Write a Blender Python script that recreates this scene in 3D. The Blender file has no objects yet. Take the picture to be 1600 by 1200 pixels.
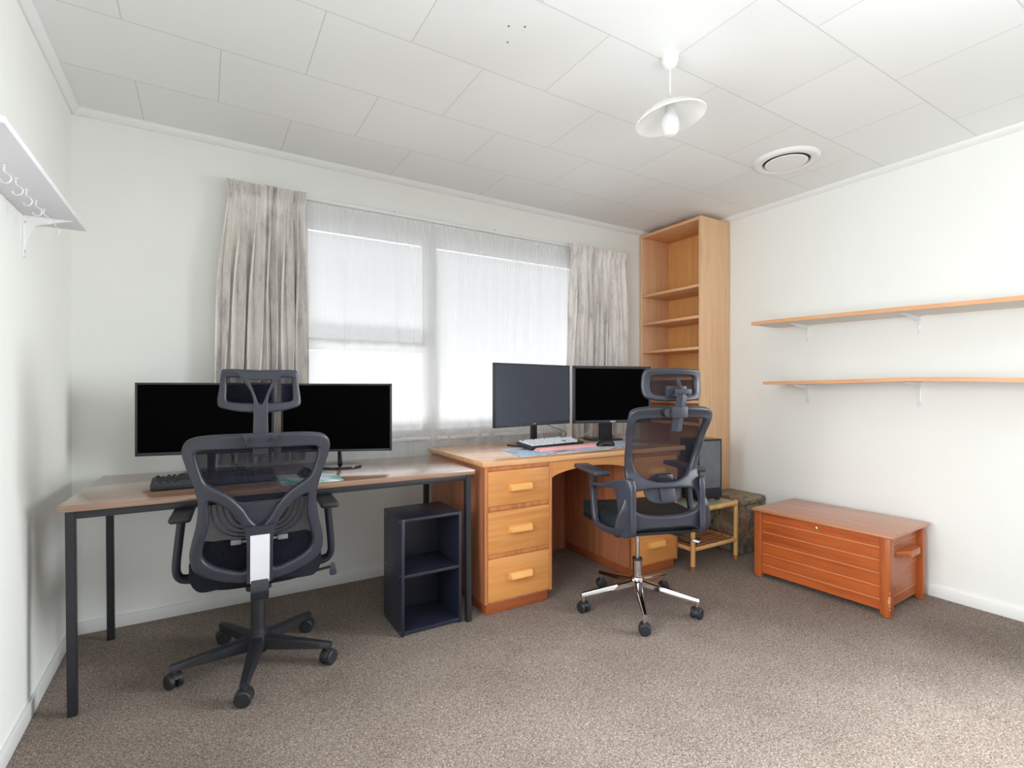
import bpy, bmesh, math, random
from mathutils import Vector, Matrix
random.seed(7)
S = bpy.context.scene
COL = S.collection
PI = math.pi

# ------------------------------------------------------------------ camera
H = 1.128
cam_d = bpy.data.cameras.new('camera')
cam = bpy.data.objects.new('camera', cam_d); COL.objects.link(cam)
cam.location = (0, 0, H)
cam.rotation_euler = (PI/2, 0, -0.545978)
cam_d.sensor_fit = 'HORIZONTAL'; cam_d.sensor_width = 36.0
cam_d.lens = 36.0*792.79/1600.0
cam_d.shift_y = 5.366/1600.0
cam_d.clip_start = 0.02
S.camera = cam
# ------------------------------------------------------------------ colour management
S.view_settings.view_transform = 'Standard'
S.view_settings.look = 'None'
S.view_settings.exposure = 0.34
S.view_settings.gamma = 1.0
S.view_settings.use_curve_mapping = False
try:
    S.cycles.max_bounces = 12; S.cycles.diffuse_bounces = 7; S.cycles.glossy_bounces = 4
    S.cycles.transparent_max_bounces = 16; S.cycles.transmission_bounces = 6
    S.cycles.use_denoising = True
    S.cycles.sample_clamp_indirect = 6.0
    S.cycles.caustics_reflective = False; S.cycles.caustics_refractive = False
except Exception:
    pass
# ------------------------------------------------------------------ daylight, flash and added fill
W = bpy.data.worlds.new('overcast_sky'); S.world = W; W.use_nodes = True
wn = W.node_tree.nodes; wl = W.node_tree.links
bg = wn['Background']
bg.inputs['Color'].default_value = (0.93, 0.965, 1.0, 1)
bg.inputs['Strength'].default_value = 0.78

def area(name, loc, rot, sx, sy, power, col=(1, 1, 1), spread=180):
    l = bpy.data.lights.new(name, 'AREA'); l.shape = 'RECTANGLE'; l.size = sx; l.size_y = sy
    l.energy = power; l.color = col; l.spread = math.radians(spread)
    o = bpy.data.objects.new(name, l); COL.objects.link(o)
    o.location = loc; o.rotation_euler = rot
    return o
# daylight falling through the window (just outside the glass)
area('window_daylight', (1.45, 4.6, 3.7), (math.radians(-40), 0, 0), 5.0, 1.8, 70, (0.93, 0.965, 1.0))
# added lamp aimed up through the window like ground bounce to brighten the ceiling
area('ground_bounce_fill', (1.45, 4.5, -.15), (math.radians(-128), 0, 0), 4.6, 1.2, 240, (1.0, 0.99, 0.97))
# added fill lamps in made-up wall openings beside the camera; flash bounced off the ceiling
area('side_fill', (3.374, -.17, 1.15), (math.radians(74), 0, math.radians(92)), 1.3, 1.4, 94, (0.93, 0.975, 1.0), 112)
area('side_fill', (-.511, .75, 1.2), (math.radians(74), 0, math.radians(-93)), 1.3, 1.3, 26, (0.93, 0.975, 1.0), 112)
area('bounced_flash', (1.2, -.7, 1.2), (PI, 0, 0), 1.8, 1.2, 31, (0.94, 0.98, 1.0))

# ------------------------------------------------------------------ material helpers
def lin(c):
    c = c/255.0
    return c/12.92 if c <= 0.04045 else ((c+0.055)/1.055)**2.4
def rgb(r, g, b): return (lin(r), lin(g), lin(b), 1)
def newmat(name):
    m = bpy.data.materials.new(name); m.use_nodes = True
    nt = m.node_tree; b = nt.nodes['Principled BSDF']
    return m, nt, b
def N(nt, t, **k):
    n = nt.nodes.new(t)
    for a, v in k.items():
        if hasattr(n, a): setattr(n, a, v)
        else: n.inputs[a].default_value = v
    return n
def coords(nt, scale=(1, 1, 1), loc=(0, 0, 0), rot=(0, 0, 0)):
    tc = N(nt, 'ShaderNodeTexCoord'); mp = N(nt, 'ShaderNodeMapping')
    mp.inputs['Scale'].default_value = scale; mp.inputs['Location'].default_value = loc
    mp.inputs['Rotation'].default_value = rot
    nt.links.new(tc.outputs['Object'], mp.inputs['Vector'])
    return mp.outputs['Vector']
def ramp(nt, fac, stops):
    r = N(nt, 'ShaderNodeValToRGB'); e = r.color_ramp.elements
    e[0].position, e[0].color = stops[0]; e[1].position, e[1].color = stops[-1]
    for p, c in stops[1:-1]:
        x = e.new(p); x.color = c
    nt.links.new(fac, r.inputs['Fac']); return r.outputs['Color']
def bump(nt, b, h, strength, dist):
    bp = N(nt, 'ShaderNodeBump'); bp.inputs['Strength'].default_value = strength
    bp.inputs['Distance'].default_value = dist
    nt.links.new(h, bp.inputs['Height']); nt.links.new(bp.outputs['Normal'], b.inputs['Normal'])
def plain(name, col, rough=.5, metal=0.0, var=0.06, nscale=60, spec=.5, bmp=0.0, coat=0):
    m, nt, b = newmat(name)
    no = N(nt, 'ShaderNodeTexNoise'); no.inputs['Scale'].default_value = nscale; no.inputs['Detail'].default_value = 3
    nt.links.new(coords(nt), no.inputs['Vector'])
    lo = tuple(c*(1-var) for c in col[:3])+(1,); hi = tuple(min(1, c*(1+var)) for c in col[:3])+(1,)
    nt.links.new(ramp(nt, no.outputs['Fac'], [(.3, lo), (.7, hi)]), b.inputs['Base Color'])
    b.inputs['Roughness'].default_value = rough; b.inputs['Metallic'].default_value = metal
    b.inputs['Specular IOR Level'].default_value = spec
    if coat: b.inputs['Coat Weight'].default_value = coat
    if bmp: bump(nt, b, no.outputs['Fac'], bmp, .001)
    return m
def wood(name, base, dark, axis='x', rough=.38, fine=1.0, contrast=.5, spec=.5):
    m, nt, b = newmat(name)
    s = {'x': (1.6, 34, 34), 'y': (34, 1.6, 34), 'z': (34, 34, 1.6)}[axis]
    s = tuple(a*fine for a in s)
    v = coords(nt, s)
    n1 = N(nt, 'ShaderNodeTexNoise'); n1.inputs['Scale'].default_value = 1.0; n1.inputs['Detail'].default_value = 5
    n1.inputs['Distortion'].default_value = .7
    n2 = N(nt, 'ShaderNodeTexNoise'); n2.inputs['Scale'].default_value = 6.0; n2.inputs['Detail'].default_value = 4
    n3 = N(nt, 'ShaderNodeTexNoise'); n3.inputs['Scale'].default_value = 3.0; n3.inputs['Detail'].default_value = 2
    nt.links.new(v, n1.inputs['Vector']); nt.links.new(v, n2.inputs['Vector']); nt.links.new(coords(nt), n3.inputs['Vector'])
    a = N(nt, 'ShaderNodeMath', operation='MULTIPLY_ADD'); a.inputs[1].default_value = .5
    nt.links.new(n2.outputs['Fac'], a.inputs[0]); nt.links.new(n1.outputs['Fac'], a.inputs[2])
    c = N(nt, 'ShaderNodeMath', operation='MULTIPLY_ADD'); c.inputs[1].default_value = .35
    nt.links.new(n3.outputs['Fac'], c.inputs[0]); nt.links.new(a.outputs[0], c.inputs[2])
    w = .5-.34*contrast
    nt.links.new(ramp(nt, c.outputs[0], [(.92-w, dark), (.92+w, base)]), b.inputs['Base Color'])
    b.inputs['Roughness'].default_value = rough
    b.inputs['Specular IOR Level'].default_value = spec
    bump(nt, b, n1.outputs['Fac'], .08, .001)
    return m

M = {}
M['wall'] = plain('painted_wall', rgb(232, 233, 229), .85, var=.008, nscale=3, spec=.2, bmp=.02)
M['trim'] = plain('white_gloss_trim', rgb(230, 231, 230), .4, var=.01, nscale=5)
M['white_metal'] = plain('white_enamel', rgb(232, 232, 232), .35, var=.01)
M['white_board'] = plain('white_melamine', rgb(228, 228, 234), .35, var=.01)
M['black_metal'] = plain('black_powder_coat', rgb(30, 31, 37), .42, var=.12, nscale=30)
M['black_plastic'] = plain('dark_grey_plastic', rgb(46, 48, 58), .36, var=.05, nscale=200)
M['black_gloss'] = plain('black_gloss_plastic', rgb(20, 21, 26), .18, var=.05)
M['black_soft'] = plain('black_rubber', rgb(30, 31, 36), .55, var=.1)
M['screen'] = plain('black_screen', rgb(3, 3, 3), .55, var=.02, spec=.02)
M['screen_grey'] = plain('dark_matte_screen', rgb(64, 69, 82), .40, var=.02, spec=.3)
M['bezel'] = plain('dark_bezel_plastic', rgb(48, 49, 58), .35, var=.05)
M['chrome'] = plain('polished_chrome', (.72, .71, .70, 1), .10, metal=1.0, var=.02)
M['knob_grey'] = plain('grey_knob', rgb(104, 106, 112), .45)
M['silver'] = plain('brushed_silver', (.6, .6, .62, 1), .3, metal=.9, var=.03)
M['fabric'] = plain('black_seat_fabric', rgb(27, 29, 38), .85, var=.25, nscale=400, spec=.15, bmp=.4)
M['teal_fabric'] = plain('dark_teal_vinyl', rgb(22, 32, 38), .62, var=.12, nscale=60, spec=.25)
M['white_label'] = plain('white_plastic_cover', rgb(215, 215, 222), .45, var=.03, nscale=20)
M['charcoal_board'] = plain('charcoal_melamine', rgb(33, 36, 50), .36, var=.1, nscale=90)
M['charcoal_edge'] = plain('charcoal_edge_strip', rgb(58, 60, 72), .4, var=.06)
M['honey_x'] = wood('honey_drawer_wood', rgb(214, 148, 84), rgb(192, 124, 62), 'x', .36, contrast=.35)
M['desk_frame_z'] = wood('orange_brown_wood_upright', rgb(200, 128, 78), rgb(160, 90, 50), 'z', .38)
M['desk_frame_y'] = wood('orange_brown_wood_side', rgb(176, 112, 78), rgb(140, 82, 54), 'z', .38)
M['desk_top'] = wood('pale_oak_desktop', rgb(222, 170, 120), rgb(196, 136, 88), 'x', .24)
M['desk_plinth'] = wood('red_brown_plinth', rgb(160, 86, 46), rgb(122, 58, 28), 'x', .4)
M['handle_wood'] = wood('light_handle_wood', rgb(232, 172, 98), rgb(210, 144, 74), 'x', .34)
M['walnut'] = wood('walnut_laminate', rgb(160, 124, 102), rgb(116, 86, 68), 'x', .24, contrast=.5)
M['walnut_edge'] = wood('walnut_edge', rgb(140, 96, 74), rgb(100, 64, 48), 'x', .35)
M['beech_z'] = wood('beech_laminate_upright', rgb(224, 184, 146), rgb(206, 160, 120), 'z', .4, contrast=.35)
M['beech_y'] = wood('beech_laminate_shelf', rgb(222, 172, 128), rgb(202, 148, 104), 'y', .4, contrast=.35)
M['beech_back'] = wood('golden_back_panel', rgb(222, 168, 104), rgb(206, 148, 86), 'z', .45, contrast=.3)
M['shelf_wood'] = wood('beech_wall_shelf', rgb(222, 168, 124), rgb(202, 144, 98), 'y', .4, contrast=.35)
M['shelf_pale'] = wood('pale_shelf_laminate', rgb(216, 205, 197), rgb(202, 188, 178), 'y', .45, contrast=.3)
M['chest_y'] = wood('red_cedar_board', rgb(180, 90, 40), rgb(146, 64, 26), 'y', .36)
M['chest_x'] = wood('red_cedar_end_board', rgb(186, 104, 58), rgb(150, 74, 36), 'x', .34)
M['chest_z'] = wood('red_cedar_post', rgb(176, 92, 44), rgb(140, 64, 28), 'z', .34)
M['chest_top'] = wood('cedar_lid', rgb(192, 130, 96), rgb(164, 100, 68), 'y', .3)
M['groove'] = plain('pale_groove', rgb(214, 150, 104), .5, var=.05)
M['bamboo'] = wood('bamboo_cane', rgb(226, 178, 116), rgb(190, 136, 76), 'z', .34)
M['bamboo_dark'] = wood('dark_rattan_slat', rgb(168, 112, 76), rgb(110, 66, 42), 'x', .4)
M['brass'] = plain('dull_brass', (.55, .5, .36, 1), .35, metal=.9, var=.05)
M['blue_mat'] = None
M['pink'] = plain('pink_gel', rgb(240, 178, 180), .45, var=.04, nscale=30)
M['key_white'] = plain('white_keycap', rgb(222, 226, 232), .4, var=.03)
M['key_black'] = plain('black_keycap', rgb(34, 36, 42), .42, var=.08)
M['kb_black'] = plain('black_keyboard_case', rgb(44, 46, 52), .45, var=.05)
M['cable_black'] = plain('black_cable', rgb(26, 26, 30), .5)
M['cable_white'] = plain('white_cable', rgb(200, 200, 198), .5)
M['vent_dark'] = plain('dark_vent_gap', rgb(70, 72, 72), .8)
M['scuff'] = plain('worn_pale_wood', rgb(214, 150, 108), .6)
M['hole'] = plain('grey_filler', rgb(120, 118, 114), .9, var=.3, nscale=400)

# ceiling: textured softboard panels laid in staggered rows
m, nt, b = newmat('ceiling_panels')
br = N(nt, 'ShaderNodeTexBrick'); br.offset = .5; br.offset_frequency = 2; br.squash = 1
br.inputs['Scale'].default_value = 1.0
br.inputs['Brick Width'].default_value = .5985; br.inputs['Row Height'].default_value = .4095
br.inputs['Mortar Size'].default_value = .0022; br.inputs['Mortar Smooth'].default_value = .3
br.inputs['Bias'].default_value = 0
br.inputs['Color1'].default_value = rgb(234, 236, 235); br.inputs['Color2'].default_value = rgb(230, 232, 231)
br.inputs['Mortar'].default_value = rgb(206, 207, 205)
CEIL_LOC = (0.543, -2.61+.4095*2, 0)
nt.links.new(coords(nt, loc=CEIL_LOC), br.inputs['Vector'])
nt.links.new(br.outputs['Color'], b.inputs['Base Color'])
wv = N(nt, 'ShaderNodeTexNoise'); wv.inputs['Scale'].default_value = 1; wv.inputs['Detail'].default_value = 6; wv.inputs['Distortion'].default_value = 2.5
nt.links.new(coords(nt, (18, 70, 30)), wv.inputs['Vector'])
mm = N(nt, 'ShaderNodeMath', operation='MULTIPLY_ADD'); mm.inputs[1].default_value = -3.0
nt.links.new(br.outputs['Fac'], mm.inputs[0]); nt.links.new(wv.outputs['Fac'], mm.inputs[2])
bump(nt, b, mm.outputs[0], .35, .0012)
b.inputs['Roughness'].default_value = .7; b.inputs['Specular IOR Level'].default_value = .25
M['ceiling'] = m

# carpet
m, nt, b = newmat('speckled_carpet')
v = coords(nt)
n1 = N(nt, 'ShaderNodeTexNoise'); n1.inputs['Scale'].default_value = 185; n1.inputs['Detail'].default_value = 4; n1.inputs['Roughness'].default_value = .7; n1.inputs['Distortion'].default_value = 1.2
n2 = N(nt, 'ShaderNodeTexNoise'); n2.inputs['Scale'].default_value = 3.2; n2.inputs['Detail'].default_value = 3
vo = N(nt, 'ShaderNodeTexVoronoi'); vo.inputs['Scale'].default_value = 190
for n_ in (n1, n2, vo): nt.links.new(v, n_.inputs['Vector'])
a1 = N(nt, 'ShaderNodeMath', operation='MULTIPLY_ADD'); a1.inputs[1].default_value = .10
nt.links.new(n2.outputs['Fac'], a1.inputs[0]); nt.links.new(n1.outputs['Fac'], a1.inputs[2])
CARPET = [(.36, rgb(68, 58, 51)), (.53, rgb(124, 111, 102)), (.72, rgb(186, 174, 165))]
nt.links.new(ramp(nt, a1.outputs[0], CARPET), b.inputs['Base Color'])
b.inputs['Roughness'].default_value = .95; b.inputs['Specular IOR Level'].default_value = .1
h_ = N(nt, 'ShaderNodeMath', operation='ADD'); nt.links.new(n1.outputs['Fac'], h_.inputs[0]); nt.links.new(vo.outputs['Distance'], h_.inputs[1])
bump(nt, b, h_.outputs[0], .55, .005)
M['carpet'] = m
for k_, cw, cr in (('walnut', 1.0, .14), ('desk_top', .6, .18), ('chest_top', .35, .25)):
    b_ = M[k_].node_tree.nodes['Principled BSDF']; b_.inputs['Coat Weight'].default_value = cw; b_.inputs['Coat Roughness'].default_value = cr

# curtain fabric: brushed grey print with horizontal slubs
m, nt, b = newmat('grey_slub_curtain')
n1 = N(nt, 'ShaderNodeTexNoise'); n1.inputs['Scale'].default_value = 1; n1.inputs['Detail'].default_value = 5; n1.inputs['Roughness'].default_value = .65
n2 = N(nt, 'ShaderNodeTexNoise'); n2.inputs['Scale'].default_value = 1; n2.inputs['Detail'].default_value = 3
nt.links.new(coords(nt, (22, 22, 7)), n1.inputs['Vector']); nt.links.new(coords(nt, (60, 60, 420)), n2.inputs['Vector'])
a1 = N(nt, 'ShaderNodeMath', operation='MULTIPLY_ADD'); a1.inputs[1].default_value = .35
nt.links.new(n2.outputs['Fac'], a1.inputs[0]); nt.links.new(n1.outputs['Fac'], a1.inputs[2])
nt.links.new(ramp(nt, a1.outputs[0], [(.48, rgb(196, 191, 193)), (.62, rgb(232, 227, 224)), (.80, rgb(246, 242, 236))]), b.inputs['Base Color'])
b.inputs['Roughness'].default_value = .9; b.inputs['Specular IOR Level'].default_value = .15
tr = N(nt, 'ShaderNodeBsdfTranslucent'); tr.inputs['Color'].default_value = rgb(205, 198, 192)
mx = N(nt, 'ShaderNodeMixShader'); mx.inputs[0].default_value = .12
nt.links.new(b.outputs[0], mx.inputs[1]); nt.links.new(tr.outputs[0], mx.inputs[2])
nt.links.new(mx.outputs[0], nt.nodes['Material Output'].inputs['Surface'])
M['curtain'] = m

def see_through(name, col, opacity, translucent=.5, stripes=None, rough=.9):
    m, nt, b = newmat(name)
    b.inputs['Base Color'].default_value = col; b.inputs['Roughness'].default_value = rough
    b.inputs['Specular IOR Level'].default_value = .15
    tl = N(nt, 'ShaderNodeBsdfTranslucent'); tl.inputs['Color'].default_value = col
    m1 = N(nt, 'ShaderNodeMixShader'); m1.inputs[0].default_value = translucent
    nt.links.new(b.outputs[0], m1.inputs[1]); nt.links.new(tl.outputs[0], m1.inputs[2])
    tp = N(nt, 'ShaderNodeBsdfTransparent'); m2 = N(nt, 'ShaderNodeMixShader')
    if stripes:
        ax, sc, lo, hi = stripes
        wv = N(nt, 'ShaderNodeTexWave'); wv.wave_type = 'BANDS'; wv.bands_direction = ax
        wv.inputs['Scale'].default_value = sc; wv.inputs['Distortion'].default_value = .6; wv.inputs['Detail'].default_value = 1
        nt.links.new(coords(nt), wv.inputs['Vector'])
        mr = N(nt, 'ShaderNodeMapRange'); mr.inputs['To Min'].default_value = lo; mr.inputs['To Max'].default_value = hi
        nt.links.new(wv.outputs['Fac'], mr.inputs['Value']); nt.links.new(mr.outputs[0], m2.inputs[0])
    else:
        m2.inputs[0].default_value = opacity
    nt.links.new(tp.outputs[0], m2.inputs[1]); nt.links.new(m1.outputs[0], m2.inputs[2])
    nt.links.new(m2.outputs[0], nt.nodes['Material Output'].inputs['Surface'])
    return m
M['sheer'] = see_through('white_sheer_voile', rgb(246, 247, 249), .62, .42)
nt = M['sheer'].node_tree; lw = N(nt, 'ShaderNodeLayerWeight'); lw.inputs['Blend'].default_value = .5
mr = N(nt, 'ShaderNodeMapRange'); mr.inputs['From Min'].default_value = .1; mr.inputs['From Max'].default_value = .85
mr.inputs['To Min'].default_value = .66; mr.inputs['To Max'].default_value = .98
nt.links.new(lw.outputs['Facing'], mr.inputs['Value'])
nt.links.new(mr.outputs[0], nt.nodes['Material Output'].inputs['Surface'].links[0].from_node.inputs[0])
M['mesh'] = see_through('black_chair_mesh', rgb(28, 30, 42), .6, .15, stripes=('Z', 60, .30, .62))
M['mesh_fine'] = see_through('fine_black_chair_mesh', rgb(40, 38, 46), .55, .15, stripes=('Z', 110, .42, .58))
M['glass_tint'] = see_through('tinted_side_glass', rgb(150, 156, 162), .45, .1, rough=.15)
# window pane: thin clear glass
m, nt, b = newmat('clear_pane')
gl = N(nt, 'ShaderNodeBsdfGlossy'); gl.inputs['Roughness'].default_value = .02
tp = N(nt, 'ShaderNodeBsdfTransparent'); fr = N(nt, 'ShaderNodeFresnel'); fr.inputs['IOR'].default_value = 1.35
mx = N(nt, 'ShaderNodeMixShader'); nt.links.new(fr.outputs[0], mx.inputs[0]); nt.links.new(tp.outputs[0], mx.inputs[1]); nt.links.new(gl.outputs[0], mx.inputs[2])
nt.links.new(mx.outputs[0], nt.nodes['Material Output'].inputs['Surface']); M['pane'] = m
# opal glass
m, nt, b = newmat('opal_glass'); b.inputs['Base Color'].default_value = rgb(240, 240, 238); b.inputs['Roughness'].default_value = .2
tl = N(nt, 'ShaderNodeBsdfTranslucent'); tl.inputs['Color'].default_value = rgb(246, 246, 246)
mx = N(nt, 'ShaderNodeMixShader'); mx.inputs[0].default_value = .62
nt.links.new(b.outputs[0], mx.inputs[1]); nt.links.new(tl.outputs[0], mx.inputs[2]); nt.links.new(mx.outputs[0], nt.nodes['Material Output'].inputs['Surface'])
M['opal'] = m
def patchy(name, stops, scale, rough=.7, detail=3, dist=1.0, stretch=(1, 1, 1)):
    m, nt, b = newmat(name)
    n = N(nt, 'ShaderNodeTexNoise'); n.inputs['Scale'].default_value = scale; n.inputs['Detail'].default_value = detail; n.inputs['Distortion'].default_value = dist
    nt.links.new(coords(nt, stretch), n.inputs['Vector']); nt.links.new(ramp(nt, n.outputs['Fac'], stops), b.inputs['Base Color'])
    b.inputs['Roughness'].default_value = rough; b.inputs['Specular IOR Level'].default_value = .25
    return m
M['camo'] = patchy('mottled_brown_green_velvet', [(.30, rgb(84, 78, 76)), (.42, rgb(112, 108, 94)), (.50, rgb(150, 140, 116)), (.57, rgb(140, 102, 84)), (.68, rgb(108, 108, 94))], 11, .6, detail=5)
M['blue_mat'] = patchy('pastel_printed_mat', [(.36, rgb(140, 190, 222)), (.47, rgb(196, 214, 226)), (.53, rgb(214, 196, 212)), (.6, rgb(120, 124, 150)), (.66, rgb(168, 214, 190))], 5, .6, stretch=(1, 1.6, 1))
M['teal_mat'] = patchy('teal_printed_mat', [(.40, rgb(110, 165, 165)), (.48, rgb(170, 205, 202)), (.56, rgb(214, 220, 224))], 11, .5)
M['seat_glass'] = plain('pale_green_glass_top', rgb(150, 160, 146), .12, var=.03)

# ------------------------------------------------------------------ mesh helpers
def bm_merge(dst, src, mat=None):
    me = bpy.data.meshes.new('t'); src.to_mesh(me); src.free()
    if mat is not None: me.transform(mat)
    dst.from_mesh(me); bpy.data.meshes.remove(me)
def box(bm, x0, x1, y0, y1, z0, z1, bev=0.0, seg=2, mat=None):
    t = bmesh.new()
    bmesh.ops.create_cube(t, size=1)
    bmesh.ops.scale(t, vec=(abs(x1-x0), abs(y1-y0), abs(z1-z0)), verts=t.verts)
    bmesh.ops.translate(t, vec=((x0+x1)/2, (y0+y1)/2, (z0+z1)/2), verts=t.verts)
    if bev > 0:
        bmesh.ops.bevel(t, geom=t.edges[:], offset=bev, segments=seg, profile=.5, affect='EDGES')
    bm_merge(bm, t, mat); return bm
def B(*a, **k): return box(bmesh.new(), *a, **k)
def prism(bm, poly, z0, z1, axis='z', bev=0, seg=2):
    """poly of (a,b) swept along axis from z0 to z1. axis z:(x,y) y:(x,z) x:(y,z)"""
    t = bmesh.new()
    def P(a, b, c): return {'z': (a, b, c), 'y': (a, c, b), 'x': (c, a, b)}[axis]
    lo = [t.verts.new(P(a, b, z0)) for a, b in poly]; hi = [t.verts.new(P(a, b, z1)) for a, b in poly]
    n = len(poly)
    t.faces.new(lo); t.faces.new(hi)
    for i in range(n): t.faces.new((lo[i], lo[(i+1) % n], hi[(i+1) % n], hi[i]))
    bmesh.ops.recalc_face_normals(t, faces=t.faces)
    if bev: bmesh.ops.bevel(t, geom=t.edges[:], offset=bev, segments=seg, profile=.5, affect='EDGES')
    bm_merge(bm, t); return bm
def smooth_path(pts, n=4, closed=False):
    P = [Vector(p) for p in pts]; out = []; L = len(P)
    rng = L if closed else L-1
    for i in range(rng):
        p0 = P[(i-1) % L] if closed else P[max(i-1, 0)]
        p1 = P[i]; p2 = P[(i+1) % L]
        p3 = P[(i+2) % L] if closed else P[min(i+2, L-1)]
        for k in range(n):
            t = k/n
            out.append(.5*((2*p1)+(p2-p0)*t+(2*p0-5*p1+4*p2-p3)*t*t+(3*p1-p0-3*p2+p3)*t**3))
    if not closed: out.append(P[-1])
    return out
def tube(bm, pts, r, seg=10, closed=False, sy=1.0, up=None):
    """tube along pts; r scalar or list; sy flattens the section"""
    P = [Vector(p) for p in pts]; n = len(P)
    R = r if isinstance(r, (list, tuple)) else [r]*n
    rings = []; prev = None
    for i in range(n):
        a = P[(i-1) % n] if (closed or i > 0) else P[i]; c = P[(i+1) % n] if (closed or i < n-1) else P[i]
        d = (c-a).normalized()
        if up is not None:
            u = Vector(up); u = (u-d*u.dot(d)).normalized()
        elif prev is None:
            u = Vector((0, 0, 1)) if abs(d.z) < .9 else Vector((1, 0, 0)); u = (u-d*u.dot(d)).normalized()
        else:
            u = (prev-d*prev.dot(d)).normalized()
        prev = u; w = d.cross(u)
        rings.append([bm.verts.new(P[i]+u*math.cos(2*PI*k/seg)*R[i]*sy+w*math.sin(2*PI*k/seg)*R[i]) for k in range(seg)])
    m = n if closed else n-1
    for i in range(m):
        a, b_ = rings[i], rings[(i+1) % n]
        for k in range(seg):
            bm.faces.new((a[k], a[(k+1) % seg], b_[(k+1) % seg], b_[k]))
    if not closed:
        bm.faces.new(list(reversed(rings[0]))); bm.faces.new(rings[-1])
    return bm
def lathe(bm, prof, seg=32, mat=None, cap=True):
    t = bmesh.new(); rings = []
    for r, z in prof:
        rings.append([t.verts.new((max(r, 1e-5)*math.cos(2*PI*k/seg), max(r, 1e-5)*math.sin(2*PI*k/seg), z)) for k in range(seg)])
    for i in range(len(rings)-1):
        for k in range(seg): t.faces.new((rings[i][k], rings[i][(k+1) % seg], rings[i+1][(k+1) % seg], rings[i+1][k]))
    if cap:
        t.faces.new(list(reversed(rings[0]))); t.faces.new(rings[-1])
    bmesh.ops.recalc_face_normals(t, faces=t.faces)
    bm_merge(bm, t, mat); return bm
def cyl(bm, p0, p1, r, seg=20, r2=None):
    return tube(bm, [p0, p1], [r, r if r2 is None else r2], seg)
def plate(outer, holes, thick, bev, fn, cut=.03, sm=4, smh=None):
    """flat outline with holes, given real thickness and rounded edges, then bent by fn(u, v, w)"""
    cu = bpy.data.curves.new('t', 'CURVE'); cu.dimensions = '2D'; cu.fill_mode = 'BOTH'
    cu.extrude = max(thick/2-bev, .0002); cu.bevel_depth = bev; cu.bevel_resolution = 2; cu.offset = -bev
    for L in [outer]+holes:
        pts = [Vector((p[0], p[1], 0)) for p in L]
        if sm: pts = smooth_path(pts, sm, True)
        sp = cu.splines.new('POLY'); sp.points.add(len(pts)-1)
        for q, p in zip(sp.points, pts): q.co = (p.x, p.y, 0, 1)
        sp.use_cyclic_u = True
    ob = bpy.data.objects.new('t', cu); COL.objects.link(ob)
    dg = bpy.context.evaluated_depsgraph_get(); dg.update()
    me = bpy.data.meshes.new_from_object(ob.evaluated_get(dg))
    bm = bmesh.new(); bm.from_mesh(me)
    bpy.data.objects.remove(ob); bpy.data.meshes.remove(me); bpy.data.curves.remove(cu)
    bmesh.ops.remove_doubles(bm, verts=bm.verts, dist=1e-5)
    if cut:
        xs = [v.co.x for v in bm.verts]; ys = [v.co.y for v in bm.verts]
        x = min(xs)+cut
        while x < max(xs):
            bmesh.ops.bisect_plane(bm, geom=bm.verts[:]+bm.edges[:]+bm.faces[:], plane_co=(x, 0, 0), plane_no=(1, 0, 0)); x += cut
        y = min(ys)+cut
        while y < max(ys):
            bmesh.ops.bisect_plane(bm, geom=bm.verts[:]+bm.edges[:]+bm.faces[:], plane_co=(0, y, 0), plane_no=(0, 1, 0)); y += cut
    for v in bm.verts: v.co = Vector(fn(v.co.x, v.co.y, v.co.z))
    bmesh.ops.recalc_face_normals(bm, faces=bm.faces)
    return bm
def sym(half, closed_mid=True):
    """half outline with x>=0 from bottom centre round to top centre -> full loop"""
    out = [(x, y) for x, y in half]
    for x, y in reversed(half):
        if x > 1e-6: out.append((-x, y))
    return out
def mirror(pts): return [(-x, y) for x, y in reversed(pts)]
def link(name, bm, mat, parent=None, world=False, angle=35, smooth=True):
    me = bpy.data.meshes.new(name); bm.to_mesh(me); bm.free()
    if smooth:
        for p in me.polygons: p.use_smooth = True
        me.set_sharp_from_angle(angle=math.radians(angle))
    me.materials.append(mat)
    o = bpy.data.objects.new(name, me); COL.objects.link(o)
    if parent is not None:
        if world:
            me.transform(full(parent).inverted())
        o.parent = parent
    return o
def full(o):
    m = Matrix.LocRotScale(o.location, o.rotation_euler, o.scale)
    return m if o.parent is None else full(o.parent) @ m
def tag(o, label, cat, group=None, kind=None):
    if label: o['label'] = label
    if cat: o['category'] = cat
    if group: o['group'] = group
    if kind: o['kind'] = kind
    return o
def empty(name, loc, rotz=0, label=None, cat=None, group=None):
    o = bpy.data.objects.new(name, None); COL.objects.link(o); o.empty_display_size = .1
    o.location = loc; o.rotation_euler = (0, 0, math.radians(rotz)); return tag(o, label, cat, group)
def copy_tree(o, parent=None):
    c = o.copy(); COL.objects.link(c); c.parent = parent
    for ch in [x for x in COL.objects if x.parent == o]: copy_tree(ch, c)
    return c
def struct(name, bm, mat, parent=None, **k):
    o = link(name, bm, mat, parent, **k)
    if parent is None: o['kind'] = 'structure'
    return o

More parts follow.
